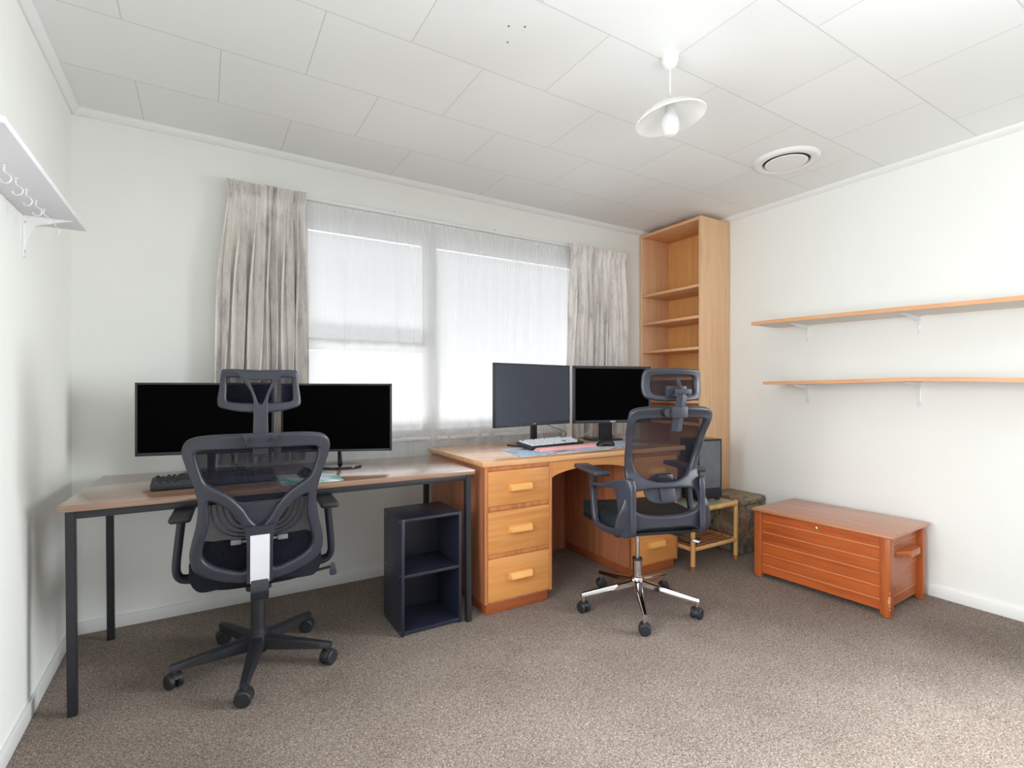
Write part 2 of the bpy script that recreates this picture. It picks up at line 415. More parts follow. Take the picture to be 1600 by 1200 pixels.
# ------------------------------------------------------------------ room shell
XL, XR, YB, YF, ZC = -.513, 3.376, 3.009, -1.6, 2.4
WX0, WX1, WZ0, WZ1 = .43, 2.47, .82, 2.10
struct('floor', B(XL-.1, XR+.1, YF, YB+.1, -.05, 0), M['carpet'], smooth=False)
ceil = struct('ceiling', B(XL-.1, XR+.1, YF, YB+.1, ZC, ZC+.05), M['ceiling'], smooth=False)
def side_wall(name, x0, x1, ya, yb, za, zb):
    bm = B(x0, x1, YF, ya, 0, ZC); box(bm, x0, x1, yb, YB, 0, ZC); box(bm, x0, x1, ya, yb, 0, za); box(bm, x0, x1, ya, yb, zb, ZC)
    struct(name, bm, M['wall'], smooth=False)
def fill_opening(name, x0, x1, ya, yb, za, zb):  # made-up frame and panes, added around a side fill lamp
    w = empty(name, ((x0+x1)/2, (ya+yb)/2, za)); w['kind'] = 'structure'; ym = (ya+yb)/2
    bm = B(x0, x1, ya, ya+.05, za, zb); box(bm, x0, x1, yb-.05, yb, za, zb); box(bm, x0, x1, ya+.05, yb-.05, za, za+.05); box(bm, x0, x1, ya+.05, yb-.05, zb-.05, zb)
    box(bm, x0, x1, ym-.02, ym+.02, za+.05, zb-.05); link('window_frame', bm, M['trim'], w, world=True)
    for a, c in ((ya+.05, ym-.02), (ym+.02, yb-.05)): link('pane', B((x0+x1)/2-.002, (x0+x1)/2+.002, a, c, za+.05, zb-.05), M['pane'], w, world=True, smooth=False)
side_wall('wall_left', XL-.1, XL, .08, 1.42, .52, 1.88); fill_opening('fill_opening_left', XL-.09, XL-.05, .08, 1.42, .52, 1.88)  # left opening and its frame are added to house the fill lamp
side_wall('wall_right', XR, XR+.1, -.84, .50, .43, 1.87); fill_opening('fill_opening_right', XR+.05, XR+.09, -.84, .50, .43, 1.87)  # right opening and frame, also invented for its fill lamp
bm = B(XL-.1, WX0, YB, YB+.14, 0, ZC); box(bm, WX1, XR+.1, YB, YB+.14, 0, ZC)
box(bm, WX0, WX1, YB, YB+.14, 0, WZ0); box(bm, WX0, WX1, YB, YB+.14, WZ1, ZC)
struct('wall_back', bm, M['wall'], smooth=False)
BH, BT = .056, .012
struct('baseboard_back', B(XL, XR, YB-BT, YB, 0, BH, .002), M['trim'])
struct('baseboard_left', B(XL, XL+BT, YF, YB-BT, 0, BH, .002), M['trim'])
struct('baseboard_right', B(XR-BT, XR, YF, YB-BT, 0, BH, .002), M['trim'])
def cornice(poly): return poly
T = .03
struct('trim_1', prism(bmesh.new(), [(YB, ZC), (YB, ZC-T), (YB-.008, ZC-T), (YB-.022, ZC-.02), (YB-T, ZC-.006), (YB-T, ZC)], XL, XR, 'x'), M['trim'])
struct('trim_2', prism(bmesh.new(), [(XL, ZC), (XL, ZC-T), (XL+.008, ZC-T), (XL+.022, ZC-.02), (XL+T, ZC-.006), (XL+T, ZC)], YF, YB-.005, 'y'), M['trim'])
struct('trim_3', prism(bmesh.new(), [(XR, ZC), (XR, ZC-T), (XR-.008, ZC-T), (XR-.022, ZC-.02), (XR-T, ZC-.006), (XR-T, ZC)], YF, YB-.005, 'y'), M['trim'])
# window
wr = empty('window_1', ((WX0+WX1)/2, YB+.06, WZ0)); wr['kind'] = 'structure'
y0, y1 = YB+.03, YB+.09
bm = B(WX0, WX0+.07, y0, y1, WZ0, WZ1); box(bm, WX1-.07, WX1, y0, y1, WZ0, WZ1)
box(bm, WX0+.07, WX1-.07, y0, y1, WZ1-.07, WZ1); box(bm, WX0+.07, WX1-.07, y0, y1, WZ0, WZ0+.04)
box(bm, 1.195, 1.274, y0, y1, WZ0+.04, WZ1-.07)
link('window_frame', bm, M['trim'], wr, world=True)
bm = B(WX0+.07, 1.195, y0, y1, 1.34, 1.41, .004); link('transom', bm, M['trim'], wr, world=True)
for a, b_, c, d in ((WX0+.07, 1.195, 1.41, WZ1-.07), (WX0+.07, 1.195, WZ0+.04, 1.34), (1.274, WX1-.07, WZ0+.04, WZ1-.07)):
    link('pane', B(a, b_, YB+.058, YB+.062, c, d), M['pane'], wr, world=True, smooth=False)
link('window_sill', B(WX0-.03, WX1+.03, YB-.03, YB+.03, WZ0-.022, WZ0, .004), M['trim'], wr, world=True)

# ------------------------------------------------------------------ curtains
def drape(name, label, x0t, x1t, x0b, x1b, folds, seed, y, ztop, zbot, amp, group):
    rnd = random.Random(seed)
    ph = [rnd.uniform(-.35, .35) for _ in range(folds+2)]
    am = [rnd.uniform(.6, 1.35) for _ in range(folds+2)]
    nx, nz = folds*22, 70
    zg = ztop-.085
    bm = bmesh.new(); G = []
    for j in range(nz+1):
        t = j/nz; z = ztop+(zbot-ztop)*(t**1.15)
        row = []
        for i in range(nx+1):
            u = i/nx; k = u*folds; ki = int(min(k, folds-.001)); f = k-ki
            p = ph[ki]*(1-f)+ph[ki+1]*f; A = am[ki]*(1-f)+am[ki+1]*f
            w = math.sin(2*PI*(k+p*.6))
            w2 = math.sin(4*PI*(k+p)+1.3)*.25
            if z > zg:
                s = (z-zg)/(ztop-zg); amp_z = amp*(.30+.75*s); xs = .97+.07*s
                zz = z+.010*math.sin(2*PI*k*1.0+p*3)*s
            else:
                s = min(1, (zg-z)/.35); amp_z = amp*(.30+.75*s); xs = .97+.03*s; zz = z
            tt = (ztop-z)/(ztop-zbot)
            drift = .012*math.sin(3.1*k+5*tt+seed)*min(1, tt*3)
            xl = x0t+(x0b-x0t)*tt**.8; xr = x1t+(x1b-x1t)*tt**.8
            xm = (xl+xr)/2
            x = xm+(xl+(xr-xl)*u-xm)*xs+drift+.35*amp_z*math.sin(4*PI*(k+p*.6))*.6
            row.append(bm.verts.new((x, y+amp_z*A*(w+w2), zz)))
        G.append(row)
    for j in range(nz):
        for i in range(nx): bm.faces.new((G[j][i], G[j][i+1], G[j+1][i+1], G[j+1][i]))
    bmesh.ops.recalc_face_normals(bm, faces=bm.faces)
    o = link(name, bm, M['curtain'], angle=80)
    return tag(o, label, 'curtain', group)
drape('curtain', 'grey pleated curtain left of the window, behind the black chair headrest', .11, .475, .03, .485, 11, 3, 2.932, 2.185, .737, .031, None)
drape('curtain', 'grey pleated curtain right of the window, beside the tall bookcase', 2.285, 2.815, 2.22, 2.84, 11, 11, 2.932, 2.18, .766, .031, None)
# sheer
rnd = random.Random(5)
fr_ = [(rnd.uniform(14, 75), rnd.uniform(0, 6.3), rnd.uniform(.4, 1)) for _ in range(9)]
crease = [(rnd.uniform(.42, 2.35), rnd.uniform(-.10, .10), rnd.uniform(.0025, .0055), rnd.choice((-1, 1))*rnd.uniform(.5, 1)) for _ in range(26)]
bm = bmesh.new(); G = []; nx, nz = 1100, 40
for j in range(nz+1):
    t = j/nz; z = 2.150+(.66-2.150)*t**1.1; row = []
    for i in range(nx+1):
        x = .40+2.0*i/nx
        s = sum(a*math.sin(f*(x+.05*math.sin(x*3+f)*t)+p) for f, p, a in fr_)/4
        g = math.exp(-((z-2.10)/.02)**2)
        fine = math.sin(260*x+3*math.sin(17*x))
        near_top = max(0, 1-(2.158-z)/.25)
        amp = .020*(.30+.70*min(1, t*4))
        y = 2.983+amp*s*.55+.003*fine*near_top
        y += sum(a*.0042*math.exp(-((x-c0-sl*(t-.3))/wd)**2) for c0, sl, wd, a in crease)*min(1, t*6)
        zz = z+(.006*math.sin(190*x)+.004*math.sin(77*x))*(1 if j == 0 else .0)
        row.append(bm.verts.new((x, y, zz)))
    G.append(row)
for j in range(nz):
    for i in range(nx): bm.faces.new((G[j][i], G[j][i+1], G[j+1][i+1], G[j+1][i]))
tag(link('sheer_curtain', bm, M['sheer'], angle=180), 'white sheer net curtain hanging across the whole window', 'sheer curtain')
r = empty('curtain_rail', (1.45, 2.95, 2.17), label='thin white curtain rail above the net curtain', cat='curtain rail')
link('track', B(.15, 2.80, 2.982, 3.002, 2.166, 2.187, .003), M['trim'], r, world=True)
for x in (.3, 1.0, 1.7, 2.4, 2.75):
    link('bracket', B(x-.012, x+.012, 2.985, YB, 2.17, 2.20, .003), M['white_metal'], r, world=True)
# gathered tape along the top of the net curtain

# ------------------------------------------------------------------ ceiling fittings
lr = empty('pendant_light', (1.531, 1.35, 2.4), label='white pendant light with a wide opal glass shade', cat='ceiling light')
link('ceiling_rose', lathe(bmesh.new(), [(.031, 0), (.031, -.020), (.028, -.028), (.018, -.046), (.006, -.05), (0, -.05)], 32), M['white_metal'], lr)
link('cord', cyl(bmesh.new(), (0, 0, -.045), (0, 0, -.150), .0028, 10), M['white_metal'], lr)
sh = bmesh.new()
prof_o = [(.012, .074), (.020, .066), (.03, .058), (.05, .048), (.08, .032), (.105, .017), (.122, .003), (.1325, -.008)]
prof = prof_o+[(r_-.003, z-.004) for r_, z in reversed(prof_o)]
lathe(sh, prof+[prof[0]], 56, mat=Matrix.Translation((0, 0, -.232)) @ Matrix.Rotation(math.radians(-9), 4, (.519, .855, 0)), cap=False)
link('lamp_shade', sh, M['opal'], lr, angle=60)
link('lamp_holder', lathe(bmesh.new(), [(.0, -.138), (.006, -.140), (.016, -.155), (.017, -.200), (.020, -.210), (.018, -.212), (0, -.212)], 28), plain('grey_lamp_holder', rgb(196, 196, 192), .5), lr)
link('light_bulb', lathe(bmesh.new(), [(.013, -.205), (.017, -.218), (.028, -.236), (.034, -.262), (.031, -.288), (.018, -.306), (0, -.312)], 28), plain('frosted_bulb', rgb(214, 214, 212), .6, spec=.2), lr)
vr = empty('ceiling_vent', (2.785, 1.630, 2.4), label='round white ceiling vent near the right wall', cat='vent')
link('vent_ring', lathe(bmesh.new(), [(.168, 0), (.167, -.008), (.158, -.017), (.140, -.020), (.122, -.014), (.116, -.002), (.116, 0)], 64, cap=False), M['white_metal'], vr)
link('vent_opening', lathe(bmesh.new(), [(.118, -.001), (.118, -.003), (0, -.003)], 48), M['vent_dark'], vr)
link('vent_disc', lathe(bmesh.new(), [(0, -.003), (.02, -.004), (.02, -.010), (.104, -.012), (.108, -.016), (.104, -.020), (0, -.022)], 56), M['white_metal'], vr)

# ------------------------------------------------------------------ wall shelves
def bracket(parent, name, x_wall, y, ztop, arm, drop, sign, world=True):
    """pressed steel L bracket; sign -1 reaches toward -x, +1 toward +x"""
    bm = bmesh.new(); w = .009
    a = x_wall; 
    box(bm, min(a, a+sign*.004), max(a, a+sign*.004), y-w, y+w, ztop-drop, ztop, .0015)
    box(bm, min(a, a+sign*arm), max(a, a+sign*arm), y-w, y+w, ztop-.004, ztop, .0015)
    pr = [(a+sign*.003, ztop-drop*.9), (a+sign*.012, ztop-drop*.55), (a+sign*.03, ztop-.03), (a+sign*arm*.9, ztop-.004), (a+sign*.003, ztop-.003)]
    prism(bm, pr, y-.0035, y+.0035, 'y')
    o = link(name, bm, M['white_metal'], parent, world=world)
    for zz in (ztop-.022, ztop-drop+.02):
        bs = bmesh.new(); cyl(bs, (a+sign*.003, y-.004, zz), (a+sign*.0065, y-.004, zz), .0035, 10)
        link('screw', bs, M['silver'], o, world=world)
def lshelf(label, xf, ys, zs, th, by):
    """shelf board through stations ys with underside heights zs"""
    r = empty('wall_shelf', ((xf+XR)/2, ys[0]-.5, zs[0]), label=label, cat='shelf', group=None)
    bm = bmesh.new(); V = []
    for y, z in zip(ys, zs):
        V.append([bm.verts.new(p) for p in ((xf, y, z), (XR-.001, y, z), (XR-.001, y, z+th), (xf, y, z+th))])
    for a, b_ in zip(V, V[1:]):
        for k in range(4): bm.faces.new((a[k], a[(k+1) % 4], b_[(k+1) % 4], b_[k]))
    bm.faces.new(V[0]); bm.faces.new(list(reversed(V[-1])))
    bmesh.ops.recalc_face_normals(bm, faces=bm.faces)
    link('board', bm, M['shelf_pale'], r, world=True, angle=20)
    for nm, xa_, xb_, st in (('edge_strip', xf-.0015, xf, list(zip(ys, zs))), ('end_strip', xf, XR-.001, [(ys[0]+.0012, zs[0]), (ys[0], zs[0])])):
        bm = bmesh.new(); V = [[bm.verts.new(p) for p in ((xa_, y, z), (xb_, y, z), (xb_, y, z+th), (xa_, y, z+th))] for y, z in st]
        for a, b_ in zip(V, V[1:]):
            for k in range(4): bm.faces.new((a[k], a[(k+1) % 4], b_[(k+1) % 4], b_[k]))
        bm.faces.new(V[0]); bm.faces.new(list(reversed(V[-1]))); bmesh.ops.recalc_face_normals(bm, faces=bm.faces)
        link(nm, bm, M['shelf_wood'], r, world=True, angle=20)
    for y, dz, drop in by: bracket(r, 'bracket', XR, y, dz, .20, drop, -1)
    return r
lshelf('upper beech shelf of the two on the right wall', 3.071, (2.03, 1.84, 1.22, .74, .60), (1.536, 1.535, 1.523, 1.511, 1.508), .021, ((1.835, 1.535, .115), (1.228, 1.523, .108)))
lshelf('lower beech shelf of the two on the right wall', 3.09, (1.96, 1.54, 1.16, .92, .74, .60), (1.146, 1.151, 1.160, 1.156, 1.150, 1.146), .020, ((1.83, 1.147, .122), (1.225, 1.158, .138)))
r = empty('coat_shelf', (-.44, 1.96, 1.70), label='white shelf with small cup hooks under it on the left wall', cat='shelf')
link('board', B(XL+.001, -.369, 1.511, 2.41, 1.701, 1.717, .0012), M['white_board'], r, world=True)
bracket(r, 'bracket', XL, 2.287, 1.701, .125, .14, 1)
hb = bmesh.new()
hp = [(0, 0, 0), (0, 0, -.008), (0, 0, -.016), (.004, 0, -.022), (.011, 0, -.026), (.016, 0, -.034), (.014, 0, -.043), (.006, 0, -.048), (-.004, 0, -.046), (-.008, 0, -.038)]
tube(hb, smooth_path(hp, 4), .0016, 8); cyl(hb, (0, 0, -.001), (0, 0, -.003), .006, 12)
h0 = link('cup_hook', hb, M['white_metal'], r)
hy = (1.70, 1.79, 1.885, 1.98, 2.08, 2.17, 2.31)
for i, y in enumerate(hy):
    h = h0 if i == 0 else h0.copy()
    if i: COL.objects.link(h)
    h.parent = r; h.location = Vector((-.438, y, 1.701))-Vector(r.location); h.rotation_euler = (0, 0, -.5+.1*(i % 3))

# ------------------------------------------------------------------ bookcase
r = empty('bookcase', (3.2, 2.70, 0), label='tall empty beech bookcase in the corner beside the right curtain', cat='bookcase')
BX0, BX1, BY0, BY1, BZ = 3.045, 3.373, 2.404, 2.996, 2.362
link('side_panel', B(BX0, BX1, BY0, BY0+.02, 0, BZ, .001), M['beech_z'], r, world=True)
link('side_panel', B(BX0, BX1, BY1-.02, BY1, 0, BZ-.022, .001), M['beech_z'], r, world=True)
link('top_panel', B(BX0+.001, BX1, BY0+.02, BY1, BZ-.022, BZ, .001), M['beech_y'], r, world=True)
link('back_panel', B(BX1-.014, BX1-.006, BY0+.02, BY1-.02, .05, BZ-.022), M['beech_back'], r, world=True, smooth=False)
for z in (.07, .38, .62, .86, 1.022, 1.192, 1.413, 1.640, 1.866):
    link('shelf', B(BX0+.004, BX1-.014, BY0+.02, BY1-.02, z-.010, z+.010, .001), M['beech_y'], r, world=True)
link('plinth', B(BX0+.02, BX0+.035, BY0+.02, BY1-.02, 0, .06), M['beech_y'], r, world=True)

# ------------------------------------------------------------------ long table
r = empty('table', (.365, 2.53, 0), -2.4, label='long walnut-topped table with black steel legs against the left corner', cat='table')
q = [(-.42, 2.235), (1.125, 2.195), (1.139, 2.80), (-.387, 2.905)]
link('tabletop', prism(bmesh.new(), q, .707, .73, 'z', .0015), M['walnut'], r, world=True)
def leg4(x0, y0_, x1, y1_, z0, z1, w):
    """square tube leg from foot (x0,y0) to head (x1,y1) (corner nearest -x,-y)"""
    bm = bmesh.new()
    a = [bm.verts.new((x0+dx, y0_+dy, z0)) for dx, dy in ((0, 0), (w, 0), (w, w), (0, w))]
    c = [bm.verts.new((x1+dx, y1_+dy, z1)) for dx, dy in ((0, 0), (w, 0), (w, w), (0, w))]
    bm.faces.new(list(reversed(a))); bm.faces.new(c)
    for k in range(4): bm.faces.new((a[k], a[(k+1) % 4], c[(k+1) % 4], c[k]))
    bmesh.ops.bevel(bm, geom=bm.edges[:], offset=.002, segments=2, affect='EDGES')
    return bm
LW = .027
link('leg', leg4(-.398, 2.262, -.402, 2.25, 0, .707, LW), M['black_metal'], r, world=True)
link('leg', leg4(1.078, 2.19, 1.083, 2.212, 0, .707, LW), M['black_metal'], r, world=True)
link('leg', leg4(-.368, 2.862, -.373, 2.86, 0, .707, LW), M['black_metal'], r, world=True)
link('leg', leg4(1.085, 2.75, 1.085, 2.75, 0, .707, LW), M['black_metal'], r, world=True)
def bar(p, q_, w, z0, z1):
    d = Vector((q_[0]-p[0], q_[1]-p[1], 0)).normalized(); n = Vector((-d.y, d.x, 0))*w
    return prism(bmesh.new(), [(p[0], p[1]), (q_[0], q_[1]), (q_[0]+n.x, q_[1]+n.y), (p[0]+n.x, p[1]+n.y)], z0, z1, 'z', .0015)
ap = [((-.376, 2.251), (1.083, 2.214)), ((-.347, 2.861), (1.085, 2.751)), ((-.377, 2.278), (-.347, 2.86)), ((1.11, 2.24), (1.112, 2.75))]
for p, q_ in ap: link('apron_rail', bar(p, q_, .02, .679, .707), M['black_metal'], r, world=True)

# ------------------------------------------------------------------ cube shelf under the table
r = empty('cube_shelf', (.91, 2.34, 0), label='small black two-tier open shelf unit standing under the table', cat='shelf unit')
CX0, CX1, CY0, CY1, CZ, ct = .762, 1.060, 2.212, 2.475, .531, .014
for x in (CX0, CX1-ct): link('side_panel', B(x, x+ct, CY0, CY1, 0, CZ, .0012), M['charcoal_board'], r, world=True)
link('top_panel', B(CX0+ct, CX1-ct, CY0, CY1, CZ-ct, CZ-.0005, .0012), M['charcoal_board'], r, world=True)
link('shelf', B(CX0+ct, CX1-ct, CY0, CY1-.01, .262, .262+ct, .0012), M['charcoal_board'], r, world=True)
link('bottom_panel', B(CX0+ct, CX1-ct, CY0, CY1-.01, .008, .008+ct, .0012), M['charcoal_board'], r, world=True)
link('back_panel', B(CX0+ct, CX1-ct, CY1-.010, CY1-.005, .01, CZ-ct), M['charcoal_board'], r, world=True)
for z in (.515, .27, .016):
    for y in (CY0+.02, CY1-.03):
        bm = bmesh.new(); cyl(bm, (CX0-.0012, y, z), (CX0+.001, y, z), .004, 12); link('screw_cap', bm, M['silver'], r, world=True)

# ------------------------------------------------------------------ wooden desk
r = empty('desk', (1.18, 2.2, 0), -.7, label='honey-coloured wooden pedestal desk with drawers under the window', cat='desk')
DW, DD = 1.395, .72
def top_prism():
    bm = bmesh.new()
    box(bm, -.012, DW+.03, -.010, DD, .7335, .762, .005, 3); return bm
link('desktop', top_prism(), M['desk_top'], r)
def pedestal(x0, x1, first):
    for a in (x0, x1-.018): link('pedestal_side', B(a, a+.018, 0, DD-.02, .055, .7335, .001), M['desk_frame_y'], r)
    bm = bmesh.new()
    for z0, z1 in ((.712, .7335), (.511, .534), (.276, .297), (.055, .062)): box(bm, x0+.018, x1-.018, .004, .03, z0, z1, .0008)
    box(bm, x0+.0, x0+.0165, -.0006, .02, .055, .733, .001); box(bm, x1-.0165, x1, -.0006, .02, .055, .733, .001)
    box(bm, x0+.018, x1-.018, .03, DD-.05, .058, .064)
    box(bm, x0+.018, x1-.018, DD-.05, DD-.04, .055, .7335)
    link('pedestal_frame', bm, M['desk_frame_z'], r)
    link('plinth', B(x0+.012, x1-.022, .010, DD-.06, 0, .055, .001), M['desk_plinth'], r)
    for z0, z1 in ((.536, .710), (.299, .509), (.064, .274)):
        d = link('drawer', B(x0+.0185, x1-.0185, -.001, .30, z0, z1, .002), M['honey_x'], r)
        hc = (x0+x1)/2; zc = z1-.087 if z1 > .7 else (z0+z1)/2+.008
        hb = bmesh.new(); w = .0675
        # bar handle: bevelled top, ends slanting outward
        t = bmesh.new()
        pts = []
        for xx in (-w, w):
            e = .010 if xx > 0 else -.0
            pts.append([t.verts.new((xx, .0, .020)), t.verts.new((xx, -.018, .016)), t.verts.new((xx*(.90), -.030, -.004)), t.verts.new((xx*.90, -.030, -.014)), t.verts.new((xx, 0, -.018))])
        for k in range(5): t.faces.new((pts[0][k], pts[0][(k+1) % 5], pts[1][(k+1) % 5], pts[1][k]))
        t.faces.new(pts[0]); t.faces.new(list(reversed(pts[1])))
        bmesh.ops.recalc_face_normals(t, faces=t.faces)
        bmesh.ops.bevel(t, geom=t.edges[:], offset=.0012, segments=2, affect='EDGES')
        bm_merge(hb, t, Matrix.Translation((hc, -.001, zc)))
        link('handle', hb, M['handle_wood'], d)
pedestal(0, .402, True); pedestal(.973, 1.362, False)
# arched apron over the knee hole
xa, xb = .402, .973
arch = [(xa, .7335), (xa, .646)]
for i in range(1, 24):
    u = i/24; arch.append((xa+(xb-xa)*u, .646+.046*math.sin(PI*u)**.62))
arch += [(xb, .646), (xb, .7335)]
link('arched_apron', prism(bmesh.new(), arch, .002, .020, 'y'), M['honey_x'], r, angle=25)
link('back_panel', B(.402, .973, DD-.06, DD-.05, .004, .7335), M['desk_frame_y'], r)

# ------------------------------------------------------------------ monitors
def monitor(name, label, cx, cy, rot, w, z0, z1, bez, scr, stand, side=.0, chin=None):
    r = empty('monitor', (cx, cy, TOPZ), rot, label=label, cat='monitor')
    a, c = z0-TOPZ, z1-TOPZ
    chin = chin or bez
    link('screen', B(-w/2+bez, w/2-bez, -.0012, .002, a+chin, c-bez, 0), scr, r, smooth=False)
    bm = bmesh.new()
    box(bm, -w/2, w/2, .0, .016, a, c, .003)
    for x0, x1, q0, q1 in ((-w/2, -w/2+bez, a, c), (w/2-bez, w/2, a, c), (-w/2, w/2, c-bez, c), (-w/2, w/2, a, a+chin)):
        box(bm, x0, x1, -.003, .004, q0, q1, .001)
    link('bezel', bm, M['bezel'], r)
    hh = c-a
    bm = bmesh.new(); prism(bm, [(-w*.3, a+hh*.2), (w*.3, a+hh*.2), (w*.26, a+hh*.75), (-w*.26, a+hh*.75)], .016, .036, 'y', .004)
    link('back_housing', bm, M['bezel'], r)
    sx, sy, nw, kind = stand
    bm = bmesh.new()
    if kind == 'round':
        tube(bm, [(sx, sy-.03, .012), (sx-.008, sy-.005, .06), (sx-.01, sy+.0, .12), (sx-.005, .03, a+.12)], [nw, nw*.8, nw*.8, nw], 12)
    else:
        box(bm, sx-nw, sx+nw, sy-.012, sy+.012, .006, a+hh*.55, .003); box(bm, sx-nw, sx+nw, .03, sy, a+hh*.42, a+hh*.55, .002)
    link('stand_neck', bm, M['black_soft'], r)
    bm = bmesh.new()
    if kind == 'round':
        lathe(bm, [(0, 0), (.103, 0), (.105, .003), (.104, .008), (.098, .010), (.02, .013), (0, .013)], 48, Matrix.Translation((sx, sy-.03, 0)) @ Matrix.Diagonal((1, .8, 1, 1)))
        link('stand_base', bm, M['black_gloss'], r)
    else:
        box(bm, sx-.12, sx+.12, sy-.028, sy+.12, 0, .009, .003); link('stand_base', bm, M['black_gloss'], r)
    return r
TOPZ = .73
monitor('m', 'black-screened monitor at the far left of the long table, by the left wall', .013, 2.66, -12.7, .547, .829, 1.149, .009, M['screen'], (0, .075, .014, 'flat'), chin=.014)
m2 = monitor('m', 'black-screened monitor on a round glossy base, right of the left headrest', .558, 2.565, -23.9, .522, .815, 1.147, .009, M['screen'], (0.0, .10, .012, 'round'), chin=.011)
TOPZ = .762
m3 = monitor('m', 'unlit dark grey monitor on the wooden desk, in front of the net curtain', 1.70, 2.54, 9.8, .623, .898, 1.268, .009, M['screen_grey'], (.09, .10, .020, 'flat'), chin=.020)
m4 = monitor('m', 'black-screened monitor in front of the right curtain, partly behind a chair headrest', 2.33, 2.543, -15.8, .570, .892, 1.270, .017, M['screen'], (.02, .15, .048, 'flat'), chin=.019)
def text(body, size, mat, parent, loc, rot, ext=.0003, name='lettering'):
    c = bpy.data.curves.new(name, 'FONT'); c.body = body; c.size = size; c.extrude = ext; c.align_x = 'CENTER'; c.align_y = 'CENTER'
    c.materials.append(mat); c.offset = .0002
    o = bpy.data.objects.new(name, c); COL.objects.link(o)
    me = bpy.data.meshes.new_from_object(o.evaluated_get(bpy.context.evaluated_depsgraph_get()))
    bpy.data.objects.remove(o); o = bpy.data.objects.new(name, me); COL.objects.link(o)
    o.parent = parent; o.location = loc; o.rotation_euler = rot
    return o
text('ASUS', .017, M['white_label'], m4, (.0, -.0035, .892-.762+.0095), (PI/2, 0, 0))
bm = B(-.012, .012, -.0042, -.003, .147, .150, 0)
link('badge', bm, M['silver'], m3)

# ------------------------------------------------------------------ keyboards
def keyboard(label, loc, rot, tilt, w, d, th, case, keym, group, lip=0.0):
    r = empty('keyboard', loc, rot, label=label, cat='keyboard')
    r.rotation_euler = (math.radians(tilt), 0, math.radians(rot))
    bm = bmesh.new(); box(bm, 0, w, 0, d, 0, th, .004, 3)
    c = link('case', bm, case, r)
    fb = B(.04, .07, d-.03, d-.015, -.018, .002, .001); box(fb, w-.07, w-.04, d-.03, d-.015, -.018, .002, .001)
    if tilt > 4: link('foot', fb, M['black_soft'], r)
    kb = bmesh.new(); u = .0158
    t = bmesh.new(); bmesh.ops.create_cube(t, size=1)
    for v in t.verts:
        s = 1.0 if v.co.z < 0 else .74
        v.co = Vector((v.co.x*u*s, v.co.y*u*s+(0.0004 if v.co.z > 0 else 0), (v.co.z+.5)*.0085))
    bmesh.ops.bevel(t, geom=t.edges[:], offset=.0009, segments=1, affect='EDGES')
    bm_merge(kb, t)
    k0 = link('key', kb, keym, r)
    pos = []
    step = (w-.02)/22.6
    def row(y, items):
        x = .010
        for wd in items:
            if wd > 0: pos.append((x+wd*step/2, y, wd))
            x += abs(wd)*step
    ys = [d-.018-i*(d-.028)/5.15 for i in range(6)]
    nav = [-.3, 1, 1, 1]; 
    row(ys[0], [1, -1, 1, 1, 1, 1, -.5, 1, 1, 1, 1, -.5, 1, 1, 1, 1]+nav)
    row(ys[1], [1]*13+[2]+nav+[-.3, 1, 1, 1, 1])
    row(ys[2], [1.5]+[1]*12+[1.5]+nav+[-.3, 1, 1, 1])
    row(ys[3], [1.75]+[1]*11+[2.25]+[-3.6, 1, 1, 1])
    row(ys[4], [2.25]+[1]*10+[2.75]+[-1.3, 1, -1.3, 1, 1, 1])
    row(ys[5], [1.25, 1.25, 1.25, 6.25, 1.25, 1.25, 2.5]+nav+[-.3, 2, 1])
    pos = pos[:100]
    for i, (x, y, wd) in enumerate(pos):
        k = k0 if i == 0 else k0.copy()
        if i: COL.objects.link(k)
        k.parent = r; k.location = (x, y, th-.001); k.scale = ((wd*step-.0034)/.0158, .98, 1.1)
    return r
keyboard('full-size black keyboard on the long table behind the left chair', (-.175, 2.365, .732), 1, 3.5, .44, .135, .026, M['kb_black'], M['key_black'], None)
keyboard('black keyboard with white keycaps on the pastel desk mat', (1.60, 2.425, .7685), 8, 8, .44, .135, .022, M['kb_black'], M['key_white'], None)
def mat_quad(name, label, q, z, th, m, cat):
    o = link(name, prism(bmesh.new(), q, z, z+th, 'z', .001), m); return tag(o, label, cat)
mat_quad('desk_mat', 'pastel blue printed desk mat on the wooden desk', [(1.422, 2.245), (2.45, 2.29), (2.44, 2.585), (1.49, 2.59)], .762, .003, M['blue_mat'], 'desk mat')
mat_quad('mouse_pad', 'teal and white mouse pad at the front of the long table', [(.27, 2.235), (.512, 2.228), (.508, 2.475), (.272, 2.48)], .730, .005, M['teal_mat'], 'mouse pad')
bm = bmesh.new()
t = bmesh.new(); bmesh.ops.create_cube(t, size=1)
for v in t.verts:
    s = 1 if v.co.z < 0 else .93
    v.co = Vector((v.co.x*.45*s, v.co.y*.075*(1 if v.co.z < 0 else .8), (v.co.z+.5)*.019))
bmesh.ops.bevel(t, geom=t.edges[:], offset=.006, segments=3, affect='EDGES')
bm_merge(bm, t); o = link('wrist_rest', bm, M['pink']); o.location = (1.825, 2.385, .765); o.rotation_euler = (0, 0, math.radians(3.5))
tag(o, 'pink wrist rest lying in front of the white-keyed keyboard', 'wrist rest')
def mouse(label, loc, rot, big=1.0, stand=False):
    r = empty('mouse', loc, rot, label=label, cat='mouse')
    t = bmesh.new(); bmesh.ops.create_uvsphere(t, u_segments=28, v_segments=16, radius=1)
    for v in t.verts:
        x, y, z = v.co; z = max(z, -.15)
        wy = .031*(1-.12*math.cos(y*3))*big
        v.co = Vector((x*wy, y*.060*big, (z+.15)*.034*big*(1-.18*y)))
    o = link('shell', t, M['black_gloss'], r, angle=80)
    w = bmesh.new(); tube(w, [(-.004, .032*big, .030*big), (.004, .032*big, .030*big)], .007, 16); link('scroll_wheel', w, M['black_soft'], r)
    return r
